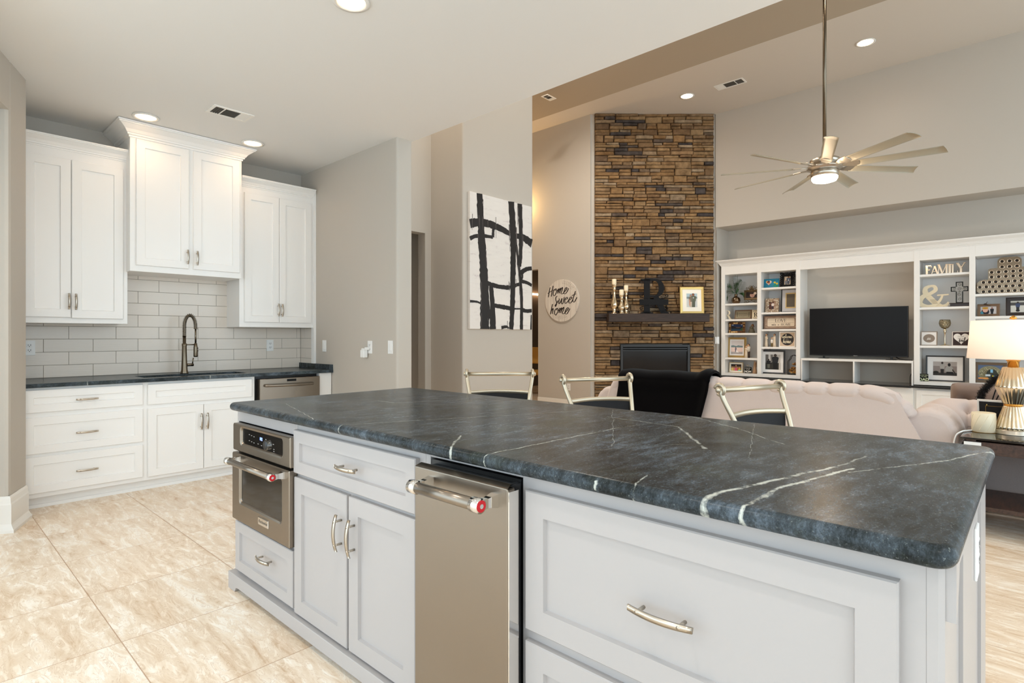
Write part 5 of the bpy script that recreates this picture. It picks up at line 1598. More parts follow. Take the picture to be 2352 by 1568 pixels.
figurine('cream figurine of a woman holding a small child, beside the welcome sign', at(3.05, z24, .12), [('dress', woman(MB(), .014).tube([(.0, -.004, .155), (-.016, -.02, .13)], .007, 8), RB), ('head', MB().ball((.012, 0, .19), .016, 12).ball((-.022, -.012, .135), .015, 12), SK), ('hair', MB().ball((.014, .005, .193), .018, 12).ball((-.022, -.006, .142), .014, 12), HR),
    ('shirt', MB().lathe([(.016, .06), (.018, .1), (.01, .118), (0, .12)], (-.022, -.012, 0)), C(238, 230, 218)), ('trousers', MB().lathe([(.012, 0), (.015, .062), (0, .065)], (-.022, -.012, 0)), C(112, 92, 50))])
t = thing('sign', 'square white sign with a dark circle reading welcome to our home', 'sign', at(2.845, z24, .1), RT, tilt=.06)
mesh('frame', frame_ring(.24, .24, .014, .04, M_TRIM), None, t)
mesh('board', MB().box(-.107, .107, .006, .012, .013, .227), P('pale_pine', (214, 188, 160), .7), t)
m = MB().mat(C(52, 48, 48)); m.disc(.002, .12, .093, .093, .005, 40); m.mat(C(226, 214, 186)); script(m, 'welcome', .0, .142, .028, .0044, (.06, .14)); text(m, 'to our', 0, .112, .016, .0044); script(m, 'home', .0, .062, .036, .0044, (.05, .12))
mesh('lettering', m, None, t)
picture('picture_frame', 'large dark frame with white mat and photo of a man walking with a child', at(3.066, z25, .12), RT, .365, .375, .024, P('charcoal_frame', (48, 50, 54), .4), father_walk, WHT, .045, tilt=.04)
t = thing('lantern', 'black wire bottle cage filled with golden shells', 'decoration', at(2.752, z25, .14), RT)
m = MB()
for y in (-.03, .03):
    pts = [(-.085, y, 0), (-.085, y, .2), (-.07, y, .225), (-.052, y, .245), (-.047, y, .27), (-.03, y, .295), (0, y, .306), (.03, y, .295), (.047, y, .27), (.052, y, .245), (.07, y, .225), (.085, y, .2), (.085, y, 0)]
    m.tube(pts, .004, 6)
m.tube([(-.085, -.03, .07), (.085, -.03, .07)], .004, 6); m.box(-.088, .088, -.035, .035, 0, .012)
mesh('cage', m, BLK, t)
m = MB(); rnd = random.Random(2)
for k2 in range(34):
    m.mat(rnd.choice((C(190, 140, 70), C(150, 104, 46), C(214, 176, 116), C(120, 80, 36))))
    m.ball((rnd.uniform(-.066, .066), rnd.uniform(-.018, .018), .028+.15*rnd.random()), rnd.uniform(.014, .022), 8, (1, .7, .8))
mesh('shells', m, None, t)

# right bookcase, left bay
t = thing('word_ornament', 'shiny metallic FAMILY word ornament on a top shelf', 'ornament', at(.886, 2.055, .12), RT)
PM = P('polished_pewter', (206, 186, 164), .12, 1.0)
for x, ch, h_ in ((-.178, 'F', .125), (-.11, 'A', .115), (-.022, 'M', .13), (.05, 'I', .125), (.1, 'L', .125), (.165, 'Y', .135)):
    m = MB(); 
    SER.setdefault('L', SER['L'])
    serif(m, ch, 0, 0.0, h_, 0, th=.022, solid=True, wm=1.5); m.xf(Matrix.Translation((x, 0, 0)) @ Matrix.Diagonal((.82, 1, 1, 1)))
    mesh('letter', m, PM, t, bevel=.003, seg=2)
mesh('base', MB().box(-.205, .2, .0, .024, -.0, .012), PM, t, bevel=.003)
t = thing('ampersand', 'cream wooden ampersand on the shelf under the word FAMILY', 'ornament', at(1.015, 1.616, .12), RT)
def AP(pts): return [((x-470)*.00062, (1135-z)*.00064) for x, z in pts]
def solid_stroke(mb, pts, ws, th, n=8, y0=0):
    q = spline(AP(pts), n); N = len(q)
    def w_at(u):
        f = u*(len(ws)-1); i = min(int(f), len(ws)-2); return lerp(ws[i], ws[i+1], f-i)*.00063
    L_, R_ = [], []
    for i in range(N):
        a, b = Vector(q[max(i-1, 0)]), Vector(q[min(i+1, N-1)]); tg = (b-a).normalized(); nn = Vector((-tg.y, tg.x))*w_at(i/(N-1)); p = Vector(q[i])
        L_.append(p+nn); R_.append(p-nn)
    vs = [(p.x, y0+.00012*i, p.y) for i, p in enumerate(L_)]+[(p.x, y0+.00012*i, p.y) for i, p in enumerate(R_)]+[(p.x, th, p.y) for p in L_]+[(p.x, th, p.y) for p in R_]
    fs = []
    for i in range(N-1):
        fs += [(i, i+1, N+i+1, N+i), (2*N+i, 3*N+i, 3*N+i+1, 2*N+i+1), (i, 2*N+i, 2*N+i+1, i+1), (N+i, N+i+1, 3*N+i+1, 3*N+i)]
    fs += [(0, N, 3*N, 2*N), (N-1, 3*N-1, 4*N-1, 2*N-1)]
    mb.add(vs, fs, False)
am = MB()
solid_stroke(am, [(640, 885), (590, 1000), (500, 1085), (380, 1112), (265, 1070), (243, 985), (300, 900), (420, 845), (515, 775), (495, 700), (420, 690), (345, 730), (335, 810), (380, 890), (470, 1000), (560, 1090), (640, 1115), (710, 1085), (738, 1030)], [18, 24, 30, 34, 44, 50, 44, 34, 36, 30, 24, 40, 50, 52, 52, 48, 34, 28, 16], .02)
solid_stroke(am, [(545, 885), (640, 882), (745, 878)], [14, 16, 14], .021, y0=-.001)
solid_stroke(am, [(300, 1118), (470, 1122), (650, 1120)], [16, 12, 16], .019, y0=.002)
mesh('letter', am, CREAM, t)
m = MB().mat(C(120, 100, 80)); 
for k2 in range(4): m.ribbon([(-.03+.01*k2, .10-.016*k2), (.03+.008*k2, .10-.016*k2)], .0016, -.001)
mesh('lettering', m, None, t)
t = thing('cross', 'black filigree cross standing on a dark wooden base', 'cross', at(.735, 1.616, .13), RT)
mesh('base', MB().box(-.095, .095, -.03, .05, .008, .042).box(-.112, .112, -.038, .058, 0, .009).box(-.105, .105, -.034, .054, .042, .05), P('espresso_wood', (46, 28, 24), .35), t, bevel=.003)
m = MB()
out = [(-.038, .05), (.038, .05), (.038, .2), (.09, .2), (.09, .262), (.038, .262), (.038, .325), (-.038, .325), (-.038, .262), (-.09, .262), (-.09, .2), (-.038, .2)]
cx0, cz0 = 0, .231
for i in range(12):
    a, b = out[i], out[(i+1) % 12]
    dx, dz = b[0]-a[0], b[1]-a[1]; L_ = math.hypot(dx, dz); nx, nz = -dz/L_*.011, dx/L_*.011
    m.prism([(a[0], a[1]), (b[0], b[1]), (b[0]+nx, b[1]+nz), (a[0]+nx, a[1]+nz)], -.008, .012)
mesh('outline', m, P('black_iron', (24, 24, 22), .35, .5), t)
m = MB()
for x, z, r_, a_, s in ((0, .29, .02, -PI/2, 1), (0, .231, .022, 0, 1), (-.055, .231, .018, 0, 1), (.055, .231, .018, PI, -1), (0, .16, .02, PI/2, 1), (0, .1, .02, PI/2, -1), (0, .195, .012, 0, 1)):
    curl(x, z, r_, a_, 1.3, s, .002, .003, m)
mesh('filigree', m, P('aged_pewter', (130, 128, 122), .35, .8), t)
t = thing('sign', 'small square taupe framed sign with a brown oval, beside the goblet', 'sign', at(1.055, 1.105, .1), RT, tilt=.05)
mesh('frame', frame_ring(.18, .19, .01, .03, P('taupe_frame', (150, 134, 120), .6)), None, t)
mesh('board', MB().box(-.082, .082, .006, .012, .009, .181), P('off_white_board', (232, 226, 220), .7), t)
m = MB().mat(C(140, 124, 110)); m.disc(0, .097, .064, .056, .005); m.mat(C(236, 230, 222)); text(m, 'sit at', 0, .1, .016, .0045, shear=.2); script(m, 'peace', 0, .082, .012, .0045, (.06, .16))
mesh('lettering', m, None, t)
t = thing('goblet', 'tall mercury glass goblet candle holder on the shelf over the dark family photo', 'candle holder', at(.89, 1.105, .16), RT)
mesh('stem', MB().lathe([(.06, 0), (.05, .006), (.012, .016), (.009, .03), (.008, .15), (.012, .175), (.02, .18), (.012, .19), (.018, .2), (.022, .21), (.012, .222), (0, .222)], n=28), M_MERC, t)
mesh('bowl', MB().lathe([(.01, .222), (.035, .232), (.058, .262), (.066, .295), (.062, .325), (.055, .345), (.05, .345), (.058, .3), (.04, .25), (0, .24)], n=32), P('hammered_silver', (160, 148, 122), .22, 1.0), t)
k2 = NG(_mats['hammered_silver']); vo = k2.n('ShaderNodeTexVoronoi'); vo.inputs['Scale'].default_value = 90; k2.l(k2.coords(), vo.inputs['Vector']); k2.bump(vo.outputs['Distance'], .8, .01)
t = thing('sign', 'dark box sign with a white heart reading it is well with my soul', 'sign', at(.725, 1.105, .1), RT)
mesh('box', MB().box(-.085, .1, 0, .05, 0, .185), P('whitewashed_wood', (222, 212, 202), .7), t, bevel=.002)
m = MB().mat(C(58, 42, 40)); m.flat([(-.075, .006), (.095, .006), (.095, .178), (-.075, .178)], -.0006); m.mat(C(236, 230, 222)); m.flat(heart(.01, .1, .084), -.0012); m.mat(C(60, 50, 46)); text(m, 'it is well', .005, .118, .019, -.0016, shear=.2); text(m, 'with my', .005, .092, .019, -.0016, shear=.2); script(m, 'soul', .018, .052, .028, -.0016, (.04, .12))
mesh('lettering', m, None, t)
picture('picture_frame', 'wide dark frame with white mat and grey photo of two people by the sea', at(.895, .625, .2), RT, .415, .345, .018, P('charcoal_frame', (48, 50, 54), .4), shore_pair, P('white_mat_board', (236, 234, 232), .8), .062, tilt=.05)
t = thing('block_sign', 'small black DAD block sign at the corner of the wide dark frame', 'sign', at(1.105, .625, .06), RT)
mesh('block', MB().box(-.046, .046, 0, .03, 0, .1), BLK, t, bevel=.002)
m = MB().mat(C(226, 232, 190)); text(m, 'DAD', 0, .008, .05, -.0006, bold=.001); text(m, 'LOVE YOU', 0, .076, .019, -.0006); text(m, 'TO THE', 0, .056, .017, -.0006)
mesh('lettering', m, None, t)
# right bookcase, right bay
t = thing('sculpture', 'large bronze mirrored stepped sculpture with ringed dimples on a top shelf', 'sculpture', at(.245, 1.766, .17), RT)
PB = P('polished_bronze', (122, 106, 88), .14, 1.0)
m = MB().mat(PB)
def lob(x0, x1, z0, z1, r, y): m.prism(rrect(x0, x1, z0, z1, r, 6), -y, .04-y*.1)
lob(-.33, .33, 0, .185, .09, .03); lob(-.205, .205, .004, .325, .03, .026); lob(-.115, .115, .008, .455, .05, .022)
PEW = P('polished_pewter', (206, 186, 164), .12, 1.0); DKB = P('dark_bronze', (40, 32, 24), .2, .8)
for z, xs in ((.032, [-.25+.06*i for i in range(9)]), (.092, [-.285+.0633*i for i in range(10)]), (.152, [-.25+.06*i for i in range(9)]), (.215, [-.17+.068*i for i in range(6)]), (.275, [-.17+.068*i for i in range(6)]), (.335, [-.07+.07*i for i in range(3)]), (.405, [-.07+.07*i for i in range(3)])):
    yy_ = -.031 if z < .18 else (-.027 if z < .31 else -.023)
    for x in xs:
        tor = [(x+.022*math.cos(2*PI*k2/14), yy_-.002, z+.022*math.sin(2*PI*k2/14)) for k2 in range(14)]
        m.mat(PEW).tube(tor, .006, 6, closed=True); m.mat(DKB).cylx((x, yy_-.0018, z), .017, .002, 'y', 12)
mesh('body', m, None, t)
t = picture('picture_frame', 'brown plank frame with a winter photo of two people, under the bronze sculpture', at(.445, 1.482, .12), RT, .22, .16, .032, BRN, ski, tilt=.12)
m = MB().mat(C(50, 36, 26)); text(m, 'TELLURIDE', 0, .009, .017, -.0008); mesh('lettering', m, None, t)
m = MB(); m.ball((-.03, -.004, .16), .011, 8, (1.6, .5, .8)); m.tube([(-.025, -.004, .165), (-.01, -.004, .19)], .003, 5); m.tube([(-.05, -.004, .155), (.02, -.004, .135)], .003, 5)
mesh('twig_bow', m, C(70, 52, 40), t)
picture('picture_frame', 'dark frame with a snowy walking photo, above the lamp shade', at(.167, 1.482, .12), RT, .225, .235, .045, P('dark_walnut_frame', (40, 28, 24), .4), snow_walk, tilt=.12)
picture('picture_frame', 'weathered brown frame with a round crowd photo, behind the table lamp base', at(.425, .638, .12), RT, .315, .26, .035, P('weathered_frame', (112, 92, 72), .7), crowd, tilt=.06)
t = thing('vase', 'dark ornament half hidden behind the lamp shade', 'ornament', at(.45, .998, .15), RT)
mesh('body', MB().lathe([(.03, 0), (.05, .03), (.04, .08), (.02, .1), (0, .1)]), C(60, 44, 36), t)
# ---------------------------------------------------------------- fireplace (frame: x right, y away)
def fire(r_, dd, z):
    p = FR(r_, dd); return (p[0], p[1], z)
ZM = 1.596
t = thing('mantel', 'dark rough wooden mantel beam on the stone fireplace', 'mantel', fire(2.378, dS-.26, 1.461), RZ_FIRE)
m = MB().box(-.815, .815, 0, .29, 0, .135)
mesh('beam', m, M_MANTEL, t, bevel=.008)
t = thing('fireplace_insert', 'black glass fronted gas fireplace set in the stone wall', 'fireplace', fire(2.372, dS-.035, .36), RZ_FIRE)
m = MB().box(-.575, -.535, 0, .1, 0, .73).box(.535, .575, 0, .1, 0, .73).box(-.535, .535, 0, .1, .69, .73).box(-.535, .535, 0, .1, 0, .06)
mesh('surround', m, P('black_steel', (38, 40, 42), .4), t, bevel=.003)
m = MB().box(-.535, .535, .012, .03, .655, .675).box(-.535, .535, .012, .03, .62, .64)
mesh('louvre', m, P('black_steel', (38, 40, 42), .4), t, bevel=.002)
mesh('glass', MB().box(-.53, .53, .03, .036, .06, .62), P('smoky_glass', (34, 31, 28), .15, spec=.25), t)
mesh('firebox', MB().box(-.535, .535, .045, .3, 0, .7), M_BLACK, t)
def holder(label, r_, dd, h, loc_rz=0):
    t = thing('candle_holder', label, 'candle holder', fire(r_, dd, ZM), 0, 'mercury glass candle holders on the mantel')
    s = h
    mesh('stand', MB().lathe([(.055, 0), (.055, .012*s), (.03, .04*s), (.026, .1*s), (.034, .125*s), (.028, .15*s), (.036, .18*s), (.056, .28*s), (.054, .36*s), (.036, .48*s), (.022, .66*s), (.02, .82*s), (.034, .845*s), (.022, .87*s), (.034, .92*s), (.044, .985*s), (.044, s), (0, s)], n=28), M_MERC, t)
    c_ = mesh('candle', MB().lathe([(.034, s), (.036, s+.006), (.036, s+.085), (.03, s+.09), (0, s+.086)], n=24), M_WAX, t)
    mesh('wick', MB().tube([(0, 0, s+.085), (.002, 0, s+.1)], .0015, 5), M_DARK, c_)
    return t
DM = dS-.16
holder('tallest mercury glass candle holder of the trio on the mantel', 1.668, DM, .475)
holder('shortest mercury glass candle holder, in the middle of the mantel trio', 1.782, DM-.03, .30)
holder('middle height mercury glass candle holder of the mantel trio, beside the letter R', 1.868, DM+.03, .375)
t = thing('letter_ornament', 'large black metal monogram letter R with scrolls on the mantel', 'letter', fire(2.33, DM+.05, ZM), RZ_FIRE)
m = MB(); serif_R(m, .575, 0, .012, .95)
mesh('letter', m, BLK, t)
mesh('name_band', MB().box(-.235, .235, -.004, .014, .145, .24), BLK, t)
for s in (-1, 1):
    m = MB(); m.tube([(s*.09, .005, .25), (s*.16, .005, .255), (s*.2, .005, .275)], .007, 6); curl(s*.205, .30, .028, -PI/2, .95, s, .005, .007, m); mesh('scroll', m, BLK, t)
    m = MB(); m.tube([(s*.09, .005, .135), (s*.16, .005, .13), (s*.2, .005, .11)], .007, 6); curl(s*.205, .085, .028, PI/2, .95, -s, .005, .007, m); mesh('scroll', m, BLK, t)
m = MB()
for x in (.0, .06, .12): curl(x, .275, .02, -PI/2, 1.0, 1, .005, .004, m); curl(x, .118, .018, PI/2, 1.0, 1, .005, .004, m)
mesh('filigree', m, BLK, t)
picture('picture_frame', 'gold frame with portrait of a couple on the mantel beside the letter R', fire(2.951, DM+.02, ZM), RZ_FIRE, .395, .445, .042, P('champagne_gold', (196, 166, 104), .28, .85), couple_portrait, P('ivory_mat', (236, 228, 212), .7), .068, tilt=.07)

# ---------------------------------------------------------------- abstract canvas on the gallery wall (frame: x right, z up)
PX0, PX1, PZ0, PZ1 = 4.325, 5.385, 1.313, 2.86
PW, PH = PX1-PX0, PZ1-PZ0
t = thing('painting', 'tall abstract canvas with broad black brushstrokes on white', 'painting', ((PX0+PX1)/2, 4.70, PZ0), 0)
M_CANVAS = P('gesso_canvas', (226, 220, 214), .7)
k2 = NG(M_CANVAS); v = k2.noise(k2.coords((2, 2, 9)), 3, 5, .7); k2.color(k2.ramp(v, [(.30, (206, 194, 192)), (.42, (228, 223, 217)), (.7, (232, 227, 221))]))
mesh('canvas', MB().box(-PW/2, PW/2, -.04, -.002, 0, PH), M_CANVAS, t, bevel=.003)
M_INK = P('black_acrylic', (26, 22, 22), .45)
m = MB().mat(M_INK); random.seed(21)
def stroke(pts, w, rg=.10):
    q = spline([((u-.5)*PW, v_*PH) for u, v_ in pts], 10)
    n = len(q)
    ws = [lerp(w[0], w[-1], i/(n-1))*PW*random.uniform(.93, 1.07) for i in range(n)]
    m.ribbon(q, ws, -.0412-.0002*random.random(), .0006, ragged=rg)
S_ = [([(.14, 1.0), (.16, .8), (.18, .6), (.205, .42), (.22, .2), (.22, 0)], (.042, .07)),
      ([(.64, 1.0), (.67, .8), (.675, .6), (.67, .4), (.665, .2), (.64, 0)], (.052, .036)),
      ([(.79, 1.0), (.805, .8), (.80, .6), (.785, .5)], (.036, .028)),
      ([(.70, .76), (.755, .56), (.80, .38), (.82, .2), (.815, 0)], (.018, .028)),
      ([(0, .765), (.12, .785), (.28, .79), (.45, .775), (.62, .745)], (.05, .03)),
      ([(.72, .74), (.85, .735), (1.0, .70)], (.03, .05)),
      ([(.36, .79), (.35, .74), (.345, .695)], (.02, .02)),
      ([(0, .655), (.08, .68), (.2, .693), (.345, .695)], (.022, .018)),
      ([(.26, .345), (.33, .335), (.45, .325), (.62, .325)], (.024, .024)),
      ([(.62, .325), (.7, .345), (.78, .36)], (.022, .02)),
      ([(.8, .45), (.9, .485), (1.0, .50)], (.03, .022)),
      ([(.8, .385), (.9, .38), (1.0, .36)], (.022, .018)),
      ([(0, .2), (.1, .2), (.17, .185)], (.014, .008)),
      ([(.36, .18), (.5, .172), (.64, .162)], (.024, .024)), ([(.64, .162), (.72, .163), (.82, .165)], (.01, .008)),
      ([(.82, .158), (.9, .15), (1.0, .155)], (.026, .02)),
      ([(.31, .34), (.335, .2), (.345, 0)], (.026, .05)), ([(.27, .2), (.28, .1), (.28, .08)], (.02, .03)),
      ([(.99, .12), (.985, .0)], (.008, .014)), ([(.48, .012), (.56, .02), (.6, .008)], (.02, .01)), ([(.82, .46), (.83, .42), (.8, .39)], (.02, .014))]
for pts, w in S_: stroke(pts, w)
m.mat(P('dry_brush_grey', (92, 84, 82), .6))
for k_ in range(40):
    pts, w = random.choice(S_[:6]); i = random.randrange(len(pts)-1); u = random.random()
    a = Vector(pts[i]).lerp(Vector(pts[i+1]), u)+Vector((random.choice((-1, 1))*w[0]*random.uniform(1.0, 1.35), 0))
    if not .01 < a.x < .99: continue
    L_ = random.uniform(.02, .08)
    m.ribbon([((a.x-.5)*PW, max(.002, a.y-L_)*PH), ((a.x-.5+random.uniform(-.006, .006))*PW, min(.998, a.y+L_)*PH)], [.002, .004], -.0414, .0003)
mesh('brushwork', m, None, t)

# ---------------------------------------------------------------- round wooden sign
RS = .366
t = thing('round_sign', 'round white wooden sign reading Home sweet home', 'sign', (X1, 6.014, 1.846), RT)
M_SHIP = P('whitewashed_planks', (222, 214, 202), .7)
k2 = NG(M_SHIP); cc = k2.coords((1, 1, 1)); se = k2.n('ShaderNodeSeparateXYZ'); k2.l(cc, se.inputs[0])
fr2 = k2.math('FRACT', k2.math('MULTIPLY_ADD', se.outputs[0], 8.2, .5)); lnm = k2.math('LESS_THAN', fr2, .03)
gn = k2.noise(k2.coords((40, 40, 3)), 2, 4, .6)
k2.color(k2.mix(lnm, k2.ramp(gn, [(.3, (206, 196, 184)), (.7, (230, 224, 214))]), (150, 140, 128)))
mesh('board', MB().cylx((0, -.022, 0), RS, .02, 'y', 64), M_SHIP, t, bevel=.002)
m = MB(); yy = -.0226
def SP(pts): return [((x-675)/510*RS, -(y-790)/625*RS) for x, y in pts]
for s in ([(318, 375), (290, 500), (262, 675)], [(412, 335), (380, 500), (352, 660)], [(242, 565), (320, 510), (425, 460)],
          [(500, 430), (440, 470), (410, 580), (440, 640), (490, 590), (530, 490), (500, 430), (480, 475), (530, 500), (560, 480)],
          [(560, 470), (585, 440), (548, 580)], [(548, 580), (600, 470), (640, 420), (630, 480), (600, 575)], [(605, 560), (660, 450), (700, 405), (690, 480), (655, 570), (680, 600), (730, 570)],
          [(730, 560), (800, 500), (835, 425), (800, 425), (750, 520), (745, 590), (790, 595), (850, 520), (880, 440)],
          [(540, 650), (500, 690), (495, 760), (520, 830), (515, 900), (485, 960), (475, 925), (520, 870), (570, 780)],
          [(590, 725), (600, 760), (585, 860), (605, 880), (650, 810), (685, 730), (665, 840), (685, 895), (720, 850), (755, 690)],
          [(755, 760), (830, 760), (850, 710), (810, 715), (770, 790), (780, 880), (840, 850), (890, 780)], [(890, 790), (955, 760), (975, 705), (930, 715), (890, 800), (905, 880), (960, 860), (1020, 760)],
          [(1085, 540), (1050, 650), (1010, 770), (1020, 845), (1060, 845), (1130, 720)], [(975, 670), (1040, 640), (1110, 620)],
          [(395, 880), (365, 1010), (325, 1190)], [(340, 1120), (390, 1030), (415, 1020), (400, 1090), (385, 1160), (420, 1170)],
          [(545, 1010), (480, 1050), (455, 1140), (485, 1215), (530, 1170), (570, 1080), (545, 1010), (520, 1060), (570, 1080), (600, 1060)],
          [(605, 1040), (625, 1020), (590, 1160)], [(590, 1160), (640, 1050), (680, 1005), (670, 1060), (640, 1160)], [(645, 1140), (700, 1040), (740, 990), (730, 1070), (695, 1150), (715, 1190), (765, 1160)],
          [(765, 1150), (840, 1090), (880, 1020), (845, 1015), (790, 1100), (785, 1180), (830, 1190), (880, 1120), (920, 1035)]):
    m.ribbon(spline(SP(s), 6), .006, yy, .0006, pen=(.0035, .0105))
mesh('lettering', m, P('script_black', (38, 28, 26), .6), t)
m = MB()
for (stem, n, side) in (([(690, 245), (800, 275), (900, 340), (1000, 460)], 9, 1), ([(480, 1250), (600, 1290), (720, 1270), (820, 1240)], 8, 1)):
    q = spline(SP(stem), 8); m.ribbon(q, .0008, yy)
    for k_ in range(n):
        i = int((k_+.5)/n*(len(q)-1)); p = Vector(q[i]); tg = (Vector(q[min(i+1, len(q)-1)])-Vector(q[i-1] if i else q[0])).normalized()
        for s in (-1, 1):
            d = (tg*.5+Vector((-tg.y, tg.x))*s).normalized()
            a = p+d*.012; b = p+d*.034; w = Vector((-d.y, d.x))*.004
            m.flat([tuple(a), tuple((a+b)/2+w), tuple(b), tuple((a+b)/2-w)], yy)
mesh('leaf_sprigs', m, P('sprig_grey', (120, 108, 94), .7), t)

# ---------------------------------------------------------------- ceiling lights and vents
M_LENS = P('lit_lens', (255, 240, 220), .6, emit=(255, 226, 190), estr=6)
def can(label, x, y, z, w, group, r_=.085, cone=150, col=WARM):
    t = thing('recessed_light', label, 'ceiling light', (x, y, z), 0, group)
    mesh('trim_ring', MB().lathe([(r_, 0), (r_+.018, -.003), (r_+.02, -.008), (r_, -.010), (r_-.004, -.004)], n=36), M_TRIM, t)
    mesh('lens', MB().lathe([(0, -.004), (r_-.003, -.004), (r_-.003, -.001), (0, -.001)], n=36), M_LENS, t)
    light('downlight', 'SPOT', (0, 0, -.03), w, col, .06, spot=math.radians(cone), blend=.8, parent=t)
    return t
can('lit recessed ceiling light above the raised sink cabinet, toward the angled wall', 1.303, 5.16, HK, 1.0, 'recessed lights in the kitchen ceiling', .075)
can('lit recessed ceiling light above the raised sink cabinet, toward the beige end wall', 2.134, 5.16, HK, 1.0, 'recessed lights in the kitchen ceiling', .075)
can('lit recessed ceiling light over the island at the top of the frame', 1.577, 2.6, HK, 3, 'recessed lights in the kitchen ceiling', .075)
for k_, (x, y, w) in enumerate(((.25, 1.1, 20), (.25, 3.5, 18), (-1.4, 1.1, 20), (-1.4, 3.5, 20), (1.7, -1.2, 14), (.2, -1.2, 20))):  # unseen downlights added to brighten the kitchen from above
    c_ = can('added unseen kitchen ceiling light behind the frame', x, y, HK, w, 'recessed lights in the kitchen ceiling', .075, col=CLEAR)
    c_['label'] = 'unseen kitchen ceiling light added ' + ('over the aisle beside the oven', 'over the aisle before the sink', 'by the angled opening, first of two', 'by the angled opening, second of two', 'past the island end by the living room', 'past the island end by the drawers')[k_]
can('lit recessed living room ceiling light above the television wall, beside the fan rod', 8.206, 1.569, HL, 8, 'recessed lights in the living room ceiling', .09, col=MILD)
can('lit recessed living room ceiling light above the fireplace', 8.175, 3.926, HL, 8, 'recessed lights in the living room ceiling', .09, col=MILD)
can('unseen light added in the sloped ceiling above the gallery end of the sofa', 5.2, 3.5, HL+(7.338-5.2)*SL+.012, 40, 'recessed lights in the living room ceiling', .09, col=MILD)  # added out of view to brighten the painting wall and sofa
can('unseen light added in the sloped ceiling above the lamp end of the sofa', 5.2, .6, HL+(7.338-5.2)*SL+.012, 66, 'recessed lights in the living room ceiling', .09, col=MILD)  # added out of view to lift the sofa and bookcases
can('unseen light added in the sloped ceiling over the gallery nook with the doorway', 3.75, 4.45, HL+(7.338-3.75)*SL+.012, 190, 'recessed lights in the living room ceiling', .09, col=MILD)  # added out of view to brighten the nook's return wall
can('unseen light added in the sloped ceiling before the wall with the round sign', 5.75, 4.95, HL+(7.338-5.75)*SL+.012, 250, 'recessed lights in the living room ceiling', .09, col=MILD)  # added out of view to lift the lower sign wall
VD = P('vent_dark', (88, 84, 78), .8)
def vent(label, x, y, z, rz, L_, w, tilt=0):
    t = thing('ceiling_vent', label, 'vent', (x, y, z), rz)
    mesh('backing', MB().box(-L_/2+.01, L_/2-.01, -w/2+.01, w/2-.01, -.002, -.0005), VD, t)
    b = .024
    mesh('frame', MB().box(-L_/2, L_/2, -w/2, -w/2+b, -.007, 0).box(-L_/2, L_/2, w/2-b, w/2, -.007, 0).box(-L_/2, -L_/2+b, -w/2+b, w/2-b, -.007, 0).box(L_/2-b, L_/2, -w/2+b, w/2-b, -.007, 0)
         .box(-L_*.2-.005, -L_*.2+.005, -w/2+b, w/2-b, -.007, 0).box(L_*.2-.005, L_*.2+.005, -w/2+b, w/2-b, -.007, 0), M_TRIM, t, bevel=.0015)
    for i in range(4):
        x_ = lerp(-L_/2+b, -L_*.2, (i+.5)/4); mesh('slat', MB().box(x_-.0012, x_+.0012, -w/2+b, w/2-b, -.007, -.001), VD, t)
    for i in range(5):
        x_ = lerp(L_*.2, L_/2-b, (i+.5)/5); q = (L_*.3-b)/10
        mesh('slat', MB().add([(x_-q, -w/2+b, -.002), (x_-q, w/2-b, -.002), (x_+q*.7, w/2-b, -.007), (x_+q*.7, -w/2+b, -.007)], [(0, 1, 2, 3)]), M_TRIM, t)
    for i in range(6):
        y_ = lerp(-w/2+b, w/2-b, (i+.5)/6); mesh('slat', MB().box(-L_*.2, L_*.2, y_-.001, y_+.001, -.007, -.001), VD, t)
    return t
vent('white air vent in the kitchen ceiling between two lit recessed lights', 1.73, 4.60, HK, 0, .30, .19)
vent('white air vent in the living room ceiling above the stone fireplace corner', 8.22, 3.28, HL, PI/2, .42, .19)
vent('small white air vent in the ceiling above the passage beside the gallery wall', 6.775, 5.515, HL, 0, .22, .13)

# ---------------------------------------------------------------- ceiling fan
FX, FY, FZ = 5.991, 1.483, 2.842
t = thing('ceiling_fan', 'brushed nickel nine blade ceiling fan with lit globe on a long rod', 'ceiling fan', (FX, FY, FZ))
ztop = HL+(7.338-FX)*SL-FZ
mesh('rod', MB().tube([(0, 0, .2), (0, 0, ztop)], .0165, 16), M_BRONZE, t)
mesh('canopy', MB().lathe([(.02, ztop-.09), (.065, ztop-.06), (.075, ztop+.02)], n=28), M_NICKEL, t)
hs = MB().lathe([(.085, -.09), (.118, -.085), (.118, -.03), (.112, -.026), (.112, -.018), (.15, -.012), (.155, .0), (.15, .012), (.1, .02), (.1, .032), (.128, .036), (.128, .075), (.12, .08), (.06, .085), (.03, .12), (.024, .2), (0, .2)], n=40)
mesh('motor_housing', hs, M_NICKEL, t)
gl = mesh('light_globe', MB().lathe([(0, -.142), (.06, -.140), (.1, -.128), (.112, -.108), (.112, -.09), (0, -.09)], n=36), P('lit_globe', (255, 246, 232), .5, emit=(255, 236, 208), estr=7), t)
light('fan_lamp', 'POINT', (0, 0, -.2), 6, WARM, .08, parent=t)
M_BLADE = P('satin_blade', (160, 153, 136), .5, .1)
base_a = math.atan2(RGT[1], RGT[0])
